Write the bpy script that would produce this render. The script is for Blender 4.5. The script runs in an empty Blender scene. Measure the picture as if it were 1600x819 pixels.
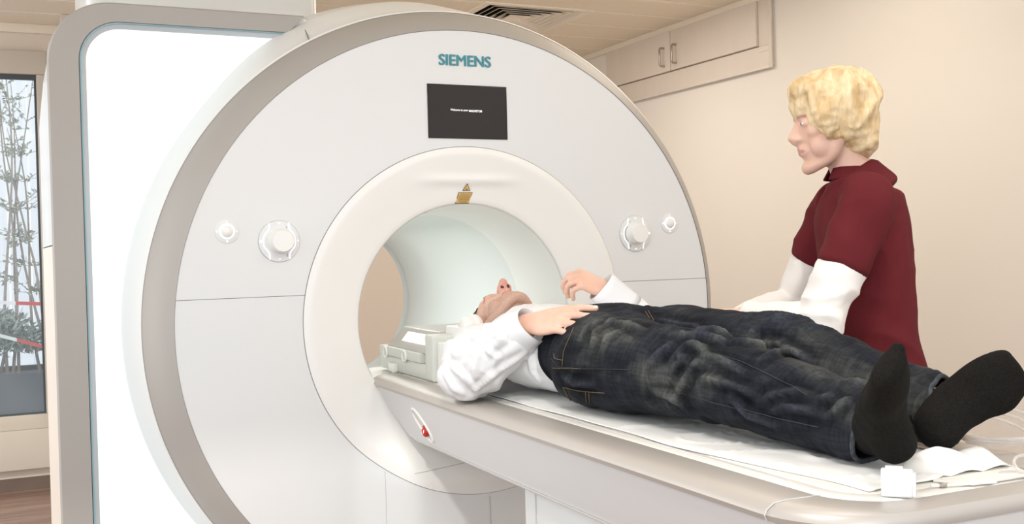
import bpy, bmesh, math, random
import numpy as np
from mathutils import Vector, Matrix
from mathutils.bvhtree import BVHTree
random.seed(7)
SC = bpy.context.scene
COL = SC.collection
PI = math.pi
H = 1.30                     # eye height; geometry below is written relative to the eye, lifted by H at the end

# ------------------------------------------------------------------ camera
F_PX, CX, CY = 1669.08, 800.0, 409.5
AX = np.array([[0.90351494, -0.0290754, 0.42756914],
               [-0.42781278, -0.00243691, 0.90386409],
               [-0.02523827, -0.99957425, -0.01464061]])
AX = np.array([v / np.linalg.norm(v) for v in AX])
cam_d = bpy.data.cameras.new('camera'); cam = bpy.data.objects.new('camera', cam_d); COL.objects.link(cam)
cx_, cy_, cz_ = AX @ [1, 0, 0], AX @ [0, -1, 0], AX @ [0, 0, -1]
mw = Matrix(((cx_[0], cy_[0], cz_[0], 0), (cx_[1], cy_[1], cz_[1], 0), (cx_[2], cy_[2], cz_[2], H), (0, 0, 0, 1)))
cam.matrix_world = mw
cam_d.sensor_width = 36; cam_d.lens = 36 * F_PX / 1600
cam_d.clip_start = .05; cam_d.clip_end = 200
SC.camera = cam
def ray(u, v): return AX @ np.array([u - CX, v - CY, F_PX])

# ------------------------------------------------------------------ light and exposure
vs = SC.view_settings
vs.view_transform = 'Standard'; vs.look = 'None'; vs.gamma = 1; vs.exposure = -0.06; vs.use_curve_mapping = False
w = bpy.data.worlds.new('daylight'); SC.world = w; w.use_nodes = True
bg = w.node_tree.nodes['Background']; bg.inputs[0].default_value = (0.93, 0.98, 1.03, 1); bg.inputs[1].default_value = 1.25
def area(name, loc, aim, sx, sy, power, color):
    l = bpy.data.lights.new(name, 'AREA'); l.shape = 'RECTANGLE'; l.size = sx; l.size_y = sy; l.energy = power; l.color = color
    o = bpy.data.objects.new(name, l); COL.objects.link(o); o.location = (loc[0], loc[1], loc[2] + H)
    o.rotation_euler = (Vector(aim) - Vector(loc)).to_track_quat('-Z', 'Y').to_euler(); return o
area('window_daylight', (-1.8, -1.2, 1.0), (1.4, 3.0, -.2), 1.8, 1.8, 32, (.95, .99, 1))
for (lx, ly, p, sz, c) in ((.35, 1.1, 18, .45, (1, .99, .97)), (1.5, 1.7, 6, .6, (1, .99, .97)), (2.7, 1.3, 10, .8, (1, .94, .86)), (2.75, 3.5, 7.5, .8, (1, .93, .84)), (2.5, 5.0, 19, .8, (1, .93, .84)), (-1.4, 4.4, 26, .8, (1, .97, .92))):
    area('ceiling_key_fill', (lx, ly, 1.27), (lx, ly, -1), sz, sz, p, c)  # first is the key lamp; the rest are unseen fill added for brightness
area('side_fill_light', (-2.4, 4.0, -.2), (.1, 4.0, -.3), 1.6, 1.6, 20, (1, .97, .93))  # unseen area light added to brighten the scanner's left side
area('ceiling_fill_uplight', (2.5, 3.3, .86), (2.5, 3.3, 5), .9, .5, 6.5, (1, .93, .84))  # unseen upward fill added to brighten the ceiling slats
area('bore_light', (1.278, 3.75, .075), (1.278, 3.75, -1), .10, .9, 2.8, (1, 1, .98))
sun_d = bpy.data.lights.new('sun', 'SUN'); sun_d.energy = .9; sun_d.angle = math.radians(2.5); sun_d.color = (1, .97, .90)
sun = bpy.data.objects.new('sun', sun_d); COL.objects.link(sun); sun.location = (-3, -5, 5)
sun.rotation_euler = Vector((.34, .80, -.54)).to_track_quat('-Z', 'Y').to_euler()

# ------------------------------------------------------------------ materials
MATS = {}
def mat(name, color, rough=.5, metal=0., spec=.5, noise=None, bump=None, emit=None, alpha=None, coat=0, sub=None, sheen=0):
    """noise = (scale, second colour, (sx,sy,sz)); bump = (scale, strength, distance, (sx,sy,sz))"""
    if name in MATS: return MATS[name]
    m = bpy.data.materials.new(name); m.use_nodes = True; nt = m.node_tree; b = nt.nodes['Principled BSDF']
    b.inputs['Base Color'].default_value = (*color, 1); b.inputs['Roughness'].default_value = rough
    b.inputs['Metallic'].default_value = metal; b.inputs['Specular IOR Level'].default_value = spec
    b.inputs['Coat Weight'].default_value = coat; b.inputs['Sheen Weight'].default_value = sheen
    if sub: b.inputs['Subsurface Weight'].default_value = sub[0]; b.inputs['Subsurface Radius'].default_value = sub[1]; b.inputs['Subsurface Scale'].default_value = .01
    if emit: b.inputs['Emission Color'].default_value = (*emit[0], 1); b.inputs['Emission Strength'].default_value = emit[1]
    tc = nt.nodes.new('ShaderNodeTexCoord')
    def nz(scale, st, detail=3):
        mp = nt.nodes.new('ShaderNodeMapping'); mp.inputs['Scale'].default_value = st
        nt.links.new(tc.outputs['Object'], mp.inputs[0])
        n = nt.nodes.new('ShaderNodeTexNoise'); n.inputs['Scale'].default_value = scale; n.inputs['Detail'].default_value = detail
        nt.links.new(mp.outputs[0], n.inputs['Vector']); return n
    if noise:
        n = nz(noise[0], noise[2] if len(noise) > 2 else (1, 1, 1)); r = nt.nodes.new('ShaderNodeValToRGB')
        r.color_ramp.elements[0].position = .35; r.color_ramp.elements[1].position = .65
        r.color_ramp.elements[0].color = (*color, 1); r.color_ramp.elements[1].color = (*noise[1], 1)
        nt.links.new(n.outputs[0], r.inputs[0]); nt.links.new(r.outputs[0], b.inputs['Base Color'])
    if bump:
        n = nz(bump[0], bump[3] if len(bump) > 3 else (1, 1, 1)); bp = nt.nodes.new('ShaderNodeBump')
        bp.inputs['Strength'].default_value = bump[1]; bp.inputs['Distance'].default_value = bump[2]
        nt.links.new(n.outputs[0], bp.inputs['Height']); nt.links.new(bp.outputs[0], b.inputs['Normal'])
    MATS[name] = m; return m
def clear(name, tint, mixf, rough=.05):
    m = bpy.data.materials.new(name); m.use_nodes = True; nt = m.node_tree
    b = nt.nodes['Principled BSDF']; b.inputs['Base Color'].default_value = (*tint, 1); b.inputs['Roughness'].default_value = rough
    t = nt.nodes.new('ShaderNodeBsdfTransparent'); x = nt.nodes.new('ShaderNodeMixShader'); x.inputs[0].default_value = mixf
    nt.links.new(t.outputs[0], x.inputs[1]); nt.links.new(b.outputs[0], x.inputs[2]); nt.links.new(x.outputs[0], nt.nodes['Material Output'].inputs[0])
    return m

WHITE = mat('white_plastic', (.77, .785, .785), .32, coat=.15, noise=(1.2, (.79, .79, .78)))
RINGW = mat('warm_white_plastic', (.89, .885, .85), .35, noise=(1.5, (.895, .89, .86)))
BOREW = mat('bore_liner_white', (.79, .82, .80), .40, noise=(1.5, (.785, .825, .805)))
HOUSE = mat('housing_white', (.86, .865, .845), .42, noise=(1, (.865, .87, .85)))
TAUPE = mat('silver_taupe_lacquer', (.43, .405, .375), .5, metal=.1, spec=.3, noise=(2, (.44, .415, .385)))
RAILM = mat('table_rail_taupe', (.50, .46, .42), .40, metal=.25, noise=(3, (.51, .47, .43)))
SEAM = mat('seam_grey', (.30, .30, .29), .7, noise=(9, (.33, .33, .32)))
SEAML = mat('seam_light_grey', (.58, .58, .57), .6, noise=(9, (.6, .6, .59)))
BEIGE_S = mat('beige_side_panel', (.82, .74, .66), .5, noise=(1.5, (.83, .75, .67)))
GLOW = mat('mood_light_panel', (.20, .23, .24), .4, emit=((.88, .985, 1.0), 1.08), noise=(1, (.21, .24, .25)))
BEVEL = mat('panel_bevel_grey', (.52, .56, .58), .25, noise=(5, (.55, .58, .6)))
BLUE = mat('edge_blue_glass', (.22, .42, .50), .15, noise=(5, (.25, .45, .52)))
WALLM = mat('painted_wall_beige', (.84, .785, .715), .75, noise=(.6, (.85, .795, .725)), bump=(60, .05, .002))
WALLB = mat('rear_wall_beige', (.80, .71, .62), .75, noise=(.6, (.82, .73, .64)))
CABM = mat('cabinet_beige_laminate', (.74, .66, .58), .5, noise=(14, (.76, .68, .60), (1, 1, .12)))
CEILM = mat('ceiling_slat_beige', (.86, .765, .62), .6, noise=(1, (.87, .775, .63)))
CEILJ = mat('ceiling_joint_cream', (.88, .80, .67), .55, noise=(2, (.89, .81, .69)))
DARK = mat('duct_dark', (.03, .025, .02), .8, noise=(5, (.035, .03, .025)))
STEEL = mat('brushed_steel', (.45, .40, .35), .3, metal=.9, noise=(30, (.5, .45, .4)))
SCREEN = mat('black_display_glass', (.036, .029, .027), .14, spec=.22, noise=(3, (.04, .032, .029)))
TEAL = mat('teal_letters', (.05, .27, .32), .4, noise=(9, (.055, .28, .33)))
LIT = mat('lit_symbols', (.9, .9, .9), .4, emit=((1, 1, 1), .75), noise=(9, (.92, .92, .92)))
INK = mat('grey_ink', (.22, .21, .20), .6, noise=(9, (.24, .23, .22)))
YEL = mat('laser_label_yellow', (.72, .46, .13), .5, noise=(40, (.76, .5, .16)))
YINK = mat('laser_label_print', (.40, .26, .10), .6, noise=(60, (.46, .3, .12)))
BLACK = mat('black_print', (.015, .012, .01), .5, noise=(9, (.02, .016, .012)))
RED = mat('red_button', (.50, .02, .02), .22, noise=(20, (.54, .03, .03)))
DRAWN = mat('table_skirt_white', (.72, .72, .71), .42, noise=(1.3, (.73, .73, .72)))
PED = mat('pedestal_white', (.72, .725, .71), .45, noise=(1.3, (.73, .735, .72)))
BEDP = mat('bed_plate_cream', (.82, .79, .73), .4, noise=(2, (.83, .80, .74)))
SHEET = mat('white_paper_sheet', (.86, .85, .82), .8, noise=(4, (.87, .86, .83)), bump=(14, .25, .01))
COILW = mat('coil_greenish_white', (.68, .70, .64), .4, noise=(6, (.69, .71, .65)))
COILG = mat('coil_taupe', (.50, .48, .44), .35, noise=(6, (.52, .5, .46)))
SHIRT = mat('white_cotton_shirt', (.77, .775, .785), .85, spec=.2, noise=(5, (.78, .785, .795)), bump=(900, .05, .001), sheen=0)
SOCK = mat('black_knit_sock', (.0095, .0085, .0075), .95, spec=.1, noise=(300, (.014, .0125, .011)), bump=(700, .3, .001))
SKIN = mat('skin', (.72, .44, .33), .5, noise=(30, (.76, .49, .38)), bump=(220, .12, .001), sub=(.15, (1, .35, .2)))
SKINP = mat('skin_red_nose', (.68, .34, .27), .5, noise=(30, (.71, .38, .30)), sub=(.15, (1, .35, .2)))
STUB = mat('stubbled_skin', (.50, .31, .235), .6, noise=(420, (.66, .43, .33)), bump=(500, .2, .001))
NOST = mat('nostril_dark', (.10, .03, .025), .7, noise=(30, (.12, .04, .03)))
BROW = mat('brown_brow_hair', (.36, .22, .155), .8, noise=(300, (.55, .35, .26), (1, 1, 1)))
LIP = mat('lip', (.55, .27, .23), .45, noise=(50, (.6, .3, .26)))
MHAIR = mat('short_brown_hair', (.10, .06, .035), .8, noise=(200, (.16, .1, .06)))
BLOND = mat('blonde_hair', (.62, .42, .20), .55, noise=(38, (.86, .68, .42), (1, 1, .35)), bump=(60, .8, .01, (1, 1, .3)))
MAROON = mat('maroon_polo_cotton', (.105, .013, .017), .9, spec=.15, noise=(6, (.125, .016, .020)), bump=(500, .1, .001))
NWHITE = mat('white_undershirt', (.80, .76, .72), .8, noise=(5, (.82, .78, .74)))
CLEAR = clear('clear_plastic_tube', (.70, .66, .62), .42)
PANE = clear('window_glass', (.7, .8, .85), .10)
WFRAME = mat('window_frame_cream', (.62, .56, .48), .5, noise=(5, (.64, .58, .5)))
WGASK = mat('window_gasket', (.07, .08, .09), .6, noise=(5, (.08, .09, .1)))
BARK = mat('bark', (.30, .26, .23), .9, noise=(30, (.38, .34, .31)), bump=(60, .5, .01))
LEAF = mat('leaf_grey_green', (.34, .38, .30), .7, noise=(12, (.46, .50, .42)))
BUSHM = mat('bush_grey_green', (.30, .36, .34), .8, noise=(12, (.48, .54, .50)))
PLANT = mat('planter_dark', (.06, .07, .085), .7, noise=(4, (.075, .085, .1)))
PAVE = mat('paving_blue_grey', (.55, .62, .70), .8, noise=(3, (.66, .72, .78), (1, 8, 1)))
FENCE = mat('pale_fence', (.80, .85, .90), .7, noise=(3, (.88, .91, .94), (9, 1, .4)))
TAPER = mat('barrier_red', (.62, .07, .07), .5, noise=(9, (.66, .09, .09)))
TAPEW = mat('barrier_white', (.85, .85, .85), .5, noise=(9, (.87, .87, .87)))

def wood_floor():
    m = bpy.data.materials.new('wood_floor_planks'); m.use_nodes = True; nt = m.node_tree; b = nt.nodes['Principled BSDF']
    tc = nt.nodes.new('ShaderNodeTexCoord'); br = nt.nodes.new('ShaderNodeTexBrick'); mp = nt.nodes.new('ShaderNodeMapping')
    nt.links.new(tc.outputs['Object'], mp.inputs[0]); nt.links.new(mp.outputs[0], br.inputs[0])
    br.inputs['Scale'].default_value = 1; br.inputs['Brick Width'].default_value = 1.2; br.inputs['Row Height'].default_value = .12
    br.inputs['Mortar Size'].default_value = .003
    br.inputs['Color1'].default_value = (.24, .15, .115, 1); br.inputs['Color2'].default_value = (.33, .22, .17, 1); br.inputs['Mortar'].default_value = (.12, .08, .06, 1)
    n = nt.nodes.new('ShaderNodeTexNoise'); n.inputs['Scale'].default_value = 6
    m2 = nt.nodes.new('ShaderNodeMapping'); m2.inputs['Scale'].default_value = (.6, 9, 1); nt.links.new(tc.outputs['Object'], m2.inputs[0]); nt.links.new(m2.outputs[0], n.inputs[0])
    mx = nt.nodes.new('ShaderNodeMixRGB'); mx.blend_type = 'OVERLAY'; mx.inputs[0].default_value = .6
    nt.links.new(br.outputs[0], mx.inputs[1]); nt.links.new(n.outputs[0], mx.inputs[2]); nt.links.new(mx.outputs[0], b.inputs['Base Color'])
    b.inputs['Roughness'].default_value = .4; return m
def denim():
    m = bpy.data.materials.new('dark_denim'); m.use_nodes = True; nt = m.node_tree; b = nt.nodes['Principled BSDF']; L = nt.links.new
    tc = nt.nodes.new('ShaderNodeTexCoord')
    def nz(scale, st, det=4):
        mp = nt.nodes.new('ShaderNodeMapping'); mp.inputs['Scale'].default_value = st; L(tc.outputs['Object'], mp.inputs[0])
        n = nt.nodes.new('ShaderNodeTexNoise'); n.inputs['Scale'].default_value = scale; n.inputs['Detail'].default_value = det; L(mp.outputs[0], n.inputs[0]); return n
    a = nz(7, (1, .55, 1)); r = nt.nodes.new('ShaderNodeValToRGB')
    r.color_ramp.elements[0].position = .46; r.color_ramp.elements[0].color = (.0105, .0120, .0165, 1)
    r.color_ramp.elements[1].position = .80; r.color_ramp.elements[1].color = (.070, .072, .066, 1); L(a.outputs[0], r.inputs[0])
    at = nt.nodes.new('ShaderNodeAttribute'); at.attribute_name = 'fold_shading'  # fold light painted into the faded denim: ridges paler, hollows darker
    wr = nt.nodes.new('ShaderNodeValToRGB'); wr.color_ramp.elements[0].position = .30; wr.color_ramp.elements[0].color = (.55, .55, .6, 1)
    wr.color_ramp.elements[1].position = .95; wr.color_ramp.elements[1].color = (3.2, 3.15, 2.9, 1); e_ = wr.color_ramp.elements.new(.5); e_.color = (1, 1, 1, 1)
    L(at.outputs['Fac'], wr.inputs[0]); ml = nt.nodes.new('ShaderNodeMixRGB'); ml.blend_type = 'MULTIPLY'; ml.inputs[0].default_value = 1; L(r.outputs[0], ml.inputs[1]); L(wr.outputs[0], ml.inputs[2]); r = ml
    s1 = nz(170, (1, .06, 1), 2); s2 = nz(170, (.12, 1, .12), 2)
    mx = nt.nodes.new('ShaderNodeMixRGB'); mx.inputs[0].default_value = .5; L(s1.outputs[0], mx.inputs[1]); L(s2.outputs[0], mx.inputs[2])
    r2 = nt.nodes.new('ShaderNodeValToRGB'); r2.color_ramp.elements[0].position = .40; r2.color_ramp.elements[0].color = (.5, .5, .5, 1)
    r2.color_ramp.elements[1].position = .62; r2.color_ramp.elements[1].color = (1.75, 1.75, 1.75, 1); L(mx.outputs[0], r2.inputs[0])
    mu = nt.nodes.new('ShaderNodeMixRGB'); mu.blend_type = 'MULTIPLY'; mu.inputs[0].default_value = .5; L(r.outputs[0], mu.inputs[1]); L(r2.outputs[0], mu.inputs[2])
    L(mu.outputs[0], b.inputs['Base Color']); b.inputs['Roughness'].default_value = .9; b.inputs['Specular IOR Level'].default_value = .15
    bp = nt.nodes.new('ShaderNodeBump'); bp.inputs['Strength'].default_value = .25; bp.inputs['Distance'].default_value = .002; L(s1.outputs[0], bp.inputs['Height']); L(bp.outputs[0], b.inputs['Normal'])
    return m
FLOORM = wood_floor(); DENIM = denim()
STITCH = mat('ochre_stitching', (.17, .11, .045), .7, noise=(120, (.09, .06, .03)))
STITCHD = mat('dark_denim_hem', (.018, .020, .026), .8, noise=(90, (.03, .033, .038)))

# ------------------------------------------------------------------ mesh helpers
def nrm(v): v = np.asarray(v, float); return v / (np.linalg.norm(v) + 1e-12)
class G:
    def __init__(s): s.v = []; s.f = []
    def add(s, vs_, fs_):
        n = len(s.v); s.v += [tuple(map(float, p)) for p in vs_]; s.f += [tuple(i + n for i in f) for f in fs_]; return s
    def box(s, x0, x1, y0, y1, z0, z1):
        vv = [(x, y, z) for x in (x0, x1) for y in (y0, y1) for z in (z0, z1)]
        return s.add(vv, [(0, 1, 3, 2), (4, 6, 7, 5), (0, 4, 5, 1), (2, 3, 7, 6), (0, 2, 6, 4), (1, 5, 7, 3)])
    def obox(s, c, ax, h):
        c = np.array(c, float); A = [nrm(a) for a in ax]
        vv = [c + A[0] * h[0] * i + A[1] * h[1] * j + A[2] * h[2] * k for i in (-1, 1) for j in (-1, 1) for k in (-1, 1)]
        return s.add(vv, [(0, 1, 3, 2), (4, 6, 7, 5), (0, 4, 5, 1), (2, 3, 7, 6), (0, 2, 6, 4), (1, 5, 7, 3)])
    def loft(s, rings, cap=True, close=False):
        n = len(rings[0]); vv = [p for r in rings for p in r]; ff = []
        m = len(rings)
        for i in range(m if close else m - 1):
            j = (i + 1) % m
            for k in range(n): ff.append((i * n + k, i * n + (k + 1) % n, j * n + (k + 1) % n, j * n + k))
        if cap and not close: ff.append(tuple(range(n))[::-1]); ff.append(tuple(range((m - 1) * n, m * n)))
        return s.add(vv, ff)
    def grid(s, fn, nu, nv, closeu=False):
        vv = [fn(i / (nu if closeu else nu - 1), j / (nv - 1)) for i in range(nu) for j in range(nv)]; ff = []
        for i in range(nu if closeu else nu - 1):
            for j in range(nv - 1):
                a = i * nv + j; b = ((i + 1) % nu) * nv + j; ff.append((a, b, b + 1, a + 1))
        return s.add(vv, ff)
    def tube(s, pts, r, n=10, close=False):
        P = np.array(pts, float); m = len(P); rings = []; R = r if hasattr(r, '__len__') else [r] * m
        up = np.array([0, 0, 1.])
        prev = None
        for i in range(m):
            if close: t = nrm(P[(i + 1) % m] - P[i - 1])
            else: t = nrm(P[min(i + 1, m - 1)] - P[max(i - 1, 0)])
            a = up if prev is None else prev
            u = a - t * (a @ t)
            if np.linalg.norm(u) < 1e-3: u = np.array([1., 0, 0]) - t * t[0]
            u = nrm(u); prev = u; v = np.cross(t, u)
            rings.append([P[i] + R[i] * (math.cos(q) * u + math.sin(q) * v) for q in np.linspace(0, 2 * PI, n, endpoint=False)])
        return s.loft(rings, close=close)
    def lathe(s, o, ax, prof, n=48):
        """prof: (radius, distance along ax) pairs, first/last radius 0 to close"""
        ax = nrm(ax); u = nrm(np.cross(ax, [0.3, .1, 1.])); v = np.cross(ax, u); o = np.array(o, float)
        rings = [[o + ax * d + max(r, 1e-5) * (math.cos(q) * u + math.sin(q) * v) for q in np.linspace(0, 2 * PI, n, endpoint=False)] for r, d in prof]
        return s.loft(rings)
    def prism(s, poly, o, u, v, w_, t):
        """extrude a 2D outline by t along w_"""
        o, u, v, w_ = [np.array(q, float) for q in (o, u, v, w_)]; n = len(poly)
        a = [o + u * p[0] + v * p[1] for p in poly]; b = [p + w_ * t for p in a]
        return s.add(a + b, [tuple(range(n))[::-1], tuple(range(n, 2 * n))] + [(k, (k + 1) % n, n + (k + 1) % n, n + k) for k in range(n)])
    def ell(s, c, r, ax=None, n=20, m=12):
        A = np.eye(3) if ax is None else np.array([nrm(a) for a in ax]); c = np.array(c, float)
        rings = []
        for i in range(m + 1):
            ph = PI * (i + .02 if i == 0 else (i - .02 if i == m else i)) / m
            rings.append([c + A[0] * r[0] * math.sin(ph) * math.cos(q) + A[1] * r[1] * math.sin(ph) * math.sin(q) + A[2] * r[2] * math.cos(ph) for q in np.linspace(0, 2 * PI, n, endpoint=False)])
        return s.loft(rings)
    def limb(s, pts, rad, up=(0, 0, 1), n=22, sub=6, capk=1.0):
        """rounded tube through pts; rad: scalar or (side, up) per point"""
        P = np.array(pts, float); R = np.array([(r, r) if not hasattr(r, '__len__') else r for r in rad], float); m = len(P)
        def cr(A, t):
            i = min(int(t), m - 2); f = t - i; p = [A[max(i - 1, 0)], A[i], A[i + 1], A[min(i + 2, m - 1)]]
            return .5 * (2 * p[1] + (p[2] - p[0]) * f + (2 * p[0] - 5 * p[1] + 4 * p[2] - p[3]) * f * f + (3 * p[1] - p[0] - 3 * p[2] + p[3]) * f ** 3)
        T = np.linspace(0, m - 1, (m - 1) * sub + 1); C = np.array([cr(P, t) for t in T]); Q = np.array([cr(R, t) for t in T])
        rings = []; k = len(C); up = np.array(up, float)
        for i in range(k):
            t = nrm(C[min(i + 1, k - 1)] - C[max(i - 1, 0)]); S = np.cross(t, up)
            if np.linalg.norm(S) < .05: S = np.cross(t, up + np.array([.2, .3, .1]))
            S = nrm(S); U = np.cross(S, t)
            def ring(c, a, b): return [c + a * math.cos(q) * S + b * math.sin(q) * U for q in np.linspace(0, 2 * PI, n, endpoint=False)]
            if i == 0:
                for e in (1.0, .8, .5, .25): g = math.sqrt(max(1 - e * e, .0004)); rings.append(ring(C[0] - t * e * min(Q[0]) * capk, Q[0][0] * g, Q[0][1] * g))
            rings.append(ring(C[i], *Q[i]))
            if i == k - 1:
                for e in (.25, .5, .8, 1.0): g = math.sqrt(max(1 - e * e, .0004)); rings.append(ring(C[i] + t * e * min(Q[i]) * capk, Q[i][0] * g, Q[i][1] * g))
        return s.loft(rings)
    def mesh(s, name='m'):
        me = bpy.data.meshes.new(name); me.from_pydata(s.v, [], s.f); me.update(); return me
    def build(s, name, m, parent=None, smooth=True, bevel=0, ang=40, seg=2, solid=0):
        me = s.mesh(name); return link(name, me, m, parent, smooth, bevel, ang, seg, solid)
def link(name, me, m, parent=None, smooth=True, bevel=0, ang=40, seg=2, solid=0):
    for q in (m if isinstance(m, (list, tuple)) else [m]): me.materials.append(q)
    bm = bmesh.new(); bm.from_mesh(me); bmesh.ops.recalc_face_normals(bm, faces=bm.faces)
    if bevel:
        ed = [e for e in bm.edges if len(e.link_faces) == 2 and e.calc_face_angle(0) > math.radians(35)]
        bmesh.ops.bevel(bm, geom=ed, offset=bevel, segments=seg, profile=.6, affect='EDGES', clamp_overlap=True)
    for e in bm.edges:
        e.smooth = not (len(e.link_faces) == 2 and e.calc_face_angle(0) > math.radians(ang))
    for f in bm.faces: f.smooth = smooth
    bm.to_mesh(me); bm.free()
    o = bpy.data.objects.new(name, me); COL.objects.link(o)
    if parent: o.parent = parent
    if solid: md = o.modifiers.new('thickness', 'SOLIDIFY'); md.thickness = solid; md.offset = -1
    return o
def thing(name, label, cat, base, group=None):
    o = bpy.data.objects.new(name, None); COL.objects.link(o); o.empty_display_size = .1
    o['label'] = label; o['category'] = cat; o['base'] = list(base)
    if group: o['group'] = group
    return o
def tag(o, label, cat, group=None):
    o['label'] = label; o['category'] = cat
    if group: o['group'] = group
    return o
def struct(o): o['kind'] = 'structure'; return o

# noise for cloth folds
_rs = np.random.RandomState(5); _perm = _rs.rand(4096)
def vnoise(P):
    P = np.asarray(P); i = np.floor(P).astype(int); f = P - i; f = f * f * (3 - 2 * f)
    def h(a, b, c): return _perm[((a * 73856093) ^ (b * 19349663) ^ (c * 83492791)) & 4095]
    r = 0
    for dx in (0, 1):
        for dy in (0, 1):
            for dz in (0, 1):
                wgt = (f[:, 0] if dx else 1 - f[:, 0]) * (f[:, 1] if dy else 1 - f[:, 1]) * (f[:, 2] if dz else 1 - f[:, 2])
                r = r + wgt * h(i[:, 0] + dx, i[:, 1] + dy, i[:, 2] + dz)
    return r * 2 - 1
def ridge(P): return 1 - 2 * np.abs(vnoise(P))
def blob(gs, voxel, smooth=3, fac=.5):
    g = G()
    for q in gs: g.add(q.v, q.f)
    me = g.mesh('tmp'); bm = bmesh.new(); bm.from_mesh(me)
    # orient each closed piece outwards
    bmesh.ops.recalc_face_normals(bm, faces=bm.faces); bm.to_mesh(me); bm.free()
    o = bpy.data.objects.new('tmp', me); COL.objects.link(o)
    r = o.modifiers.new('r', 'REMESH'); r.mode = 'VOXEL'; r.voxel_size = voxel; r.adaptivity = 0
    if smooth: sm = o.modifiers.new('s', 'SMOOTH'); sm.iterations = smooth; sm.factor = fac
    dg = bpy.context.evaluated_depsgraph_get(); out = bpy.data.meshes.new_from_object(o.evaluated_get(dg))
    bpy.data.objects.remove(o); bpy.data.meshes.remove(me); return out
def getco(me): a = np.empty(len(me.vertices) * 3); me.vertices.foreach_get('co', a); return a.reshape(-1, 3)
def getno(me): a = np.empty(len(me.vertices) * 3); me.vertex_normals.foreach_get('vector', a); return a.reshape(-1, 3)
def setco(me, c): me.vertices.foreach_set('co', c.ravel()); me.update()
def bump_(x, a, b): return np.clip((x - a) / (b - a), 0, 1)
def sstep(x, a, b): t = np.clip((x - a) / (b - a), 0, 1); return t * t * (3 - 2 * t)
def gauss(P, c, s): return np.exp(-(((P - np.array(c)) / np.array(s)) ** 2).sum(1))

# ================================================================== ROOM
FZ, CZ = -1.30, 1.315            # floor, ceiling relative to the eye
XR, YB = 3.70, 6.60              # right wall, rear wall
g = G().box(-3.0, XR + .12, -1.6, YB + .12, FZ - .1, FZ); struct(g.build('floor', FLOORM))
struct(G().box(XR, XR + .12, -1.6, YB + .12, FZ, CZ + .1).build('wall_right', WALLM))
# rear wall with the window opening on the left
WX0, WX1, WZ0, WZ1 = -1.35, .235, -.935, 1.16
gw = G(); gw.box(WX1, XR, YB, YB + .12, FZ, CZ + .1); gw.box(-3.0, WX0, YB, YB + .12, FZ, CZ + .1)
gw.box(WX0, WX1, YB, YB + .12, FZ, WZ0 - .02); gw.box(WX0, WX1, YB, YB + .12, WZ1, CZ + .1)
struct(gw.build('wall_back', WALLB))
struct(G().box(-3.0, WX1 + .1, YB - .02, YB, FZ, FZ + .07).build('baseboard_back', mat('baseboard_brown', (.16, .11, .09), .5, noise=(4, (.18, .13, .1)))))
# ceiling of metal slats, with a light joint between slats
gc = G(); gj = G(); VX0, VX1, VY0, VY1 = 2.36, 3.03, 5.235, 5.885
ys = [4.93 + .3345 * k for k in range(-14, 6)]
def slat(x0, x1, y0, y1):
    gc.box(x0, x1, y0, y1, CZ, CZ + .02)
for k in range(len(ys) - 1):
    y0, y1 = ys[k] + .008, ys[k + 1] - .008
    if y1 > YB: y1 = YB
    if y0 > YB: continue
    if y1 > VY0 and y0 < VY1:
        slat(-1.2, VX0, y0, y1); slat(VX1, XR, y0, y1)
        if y0 < VY0: slat(VX0, VX1, y0, VY0)
        if y1 > VY1: slat(VX0, VX1, VY1, y1)
    else: slat(-1.2, XR, y0, y1)
ceil_ = struct(gc.build('ceiling', CEILM, smooth=False))
def strip(x0, x1, y0, y1): gj.box(x0, x1, y0, y1, CZ - .0025, CZ + .03)
for y in ys:
    if y < YB:
        if VY0 < y < VY1: strip(-1.2, VX0, y - .01, y + .01); strip(VX1, XR, y - .01, y + .01)
        else: strip(-1.2, XR, y - .01, y + .01)
gj.build('slat_joint', CEILJ, ceil_, smooth=False)
struct(G().box(XR - .03, XR, -1.2, YB, CZ - .035, CZ).build('trim_1', CEILJ, bevel=.004))
struct(G().box(-3, XR, YB - .03, YB, CZ - .05, CZ).build('trim_2', CEILJ, bevel=.004))
# pier between window and scanner
struct(G().box(.30, .95, YB - .35, YB, FZ, CZ).build('wall_pier', mat('pier_beige', (.70, .62, .55), .7, noise=(1, (.72, .64, .57))), bevel=.01))

# window
win = G(); t = .10
win.box(WX0, WX1, YB - .05, YB + .05, WZ1 - .13, WZ1); win.box(WX0, WX1, YB - .05, YB + .05, WZ0 - .02, WZ0 + .06)
win.box(WX1 - .055, WX1, YB - .05, YB + .05, WZ0 + .06, WZ1 - .13); win.box(WX0, WX0 + .055, YB - .05, YB + .05, WZ0 + .06, WZ1 - .13)
wf = struct(win.build('window_1', WFRAME, bevel=.006))
gk = G(); X0, X1, Z0, Z1 = WX0 + .055, WX1 - .055, WZ0 + .06, WZ1 - .13
gk.box(X0, X1, YB - .03, YB, Z1 - .028, Z1); gk.box(X1 - .012, X1, YB - .014, YB, Z0, Z1); gk.box(X0, X0 + .012, YB - .03, YB, Z0, Z1); gk.box(X0, X1, YB - .03, YB, Z0, Z0 + .012)
gk.build('window_gasket', WGASK, wf, smooth=False)
G().box(X0, X1, YB - .012, YB - .006, Z0, Z1).build('window_pane', PANE, wf, smooth=False)
G().box(WX0 - .02, WX1 + .02, YB - .07, YB + .02, WZ0 - .24, WZ0 - .02).build('window_sill', WFRAME, wf, bevel=.006)

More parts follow.
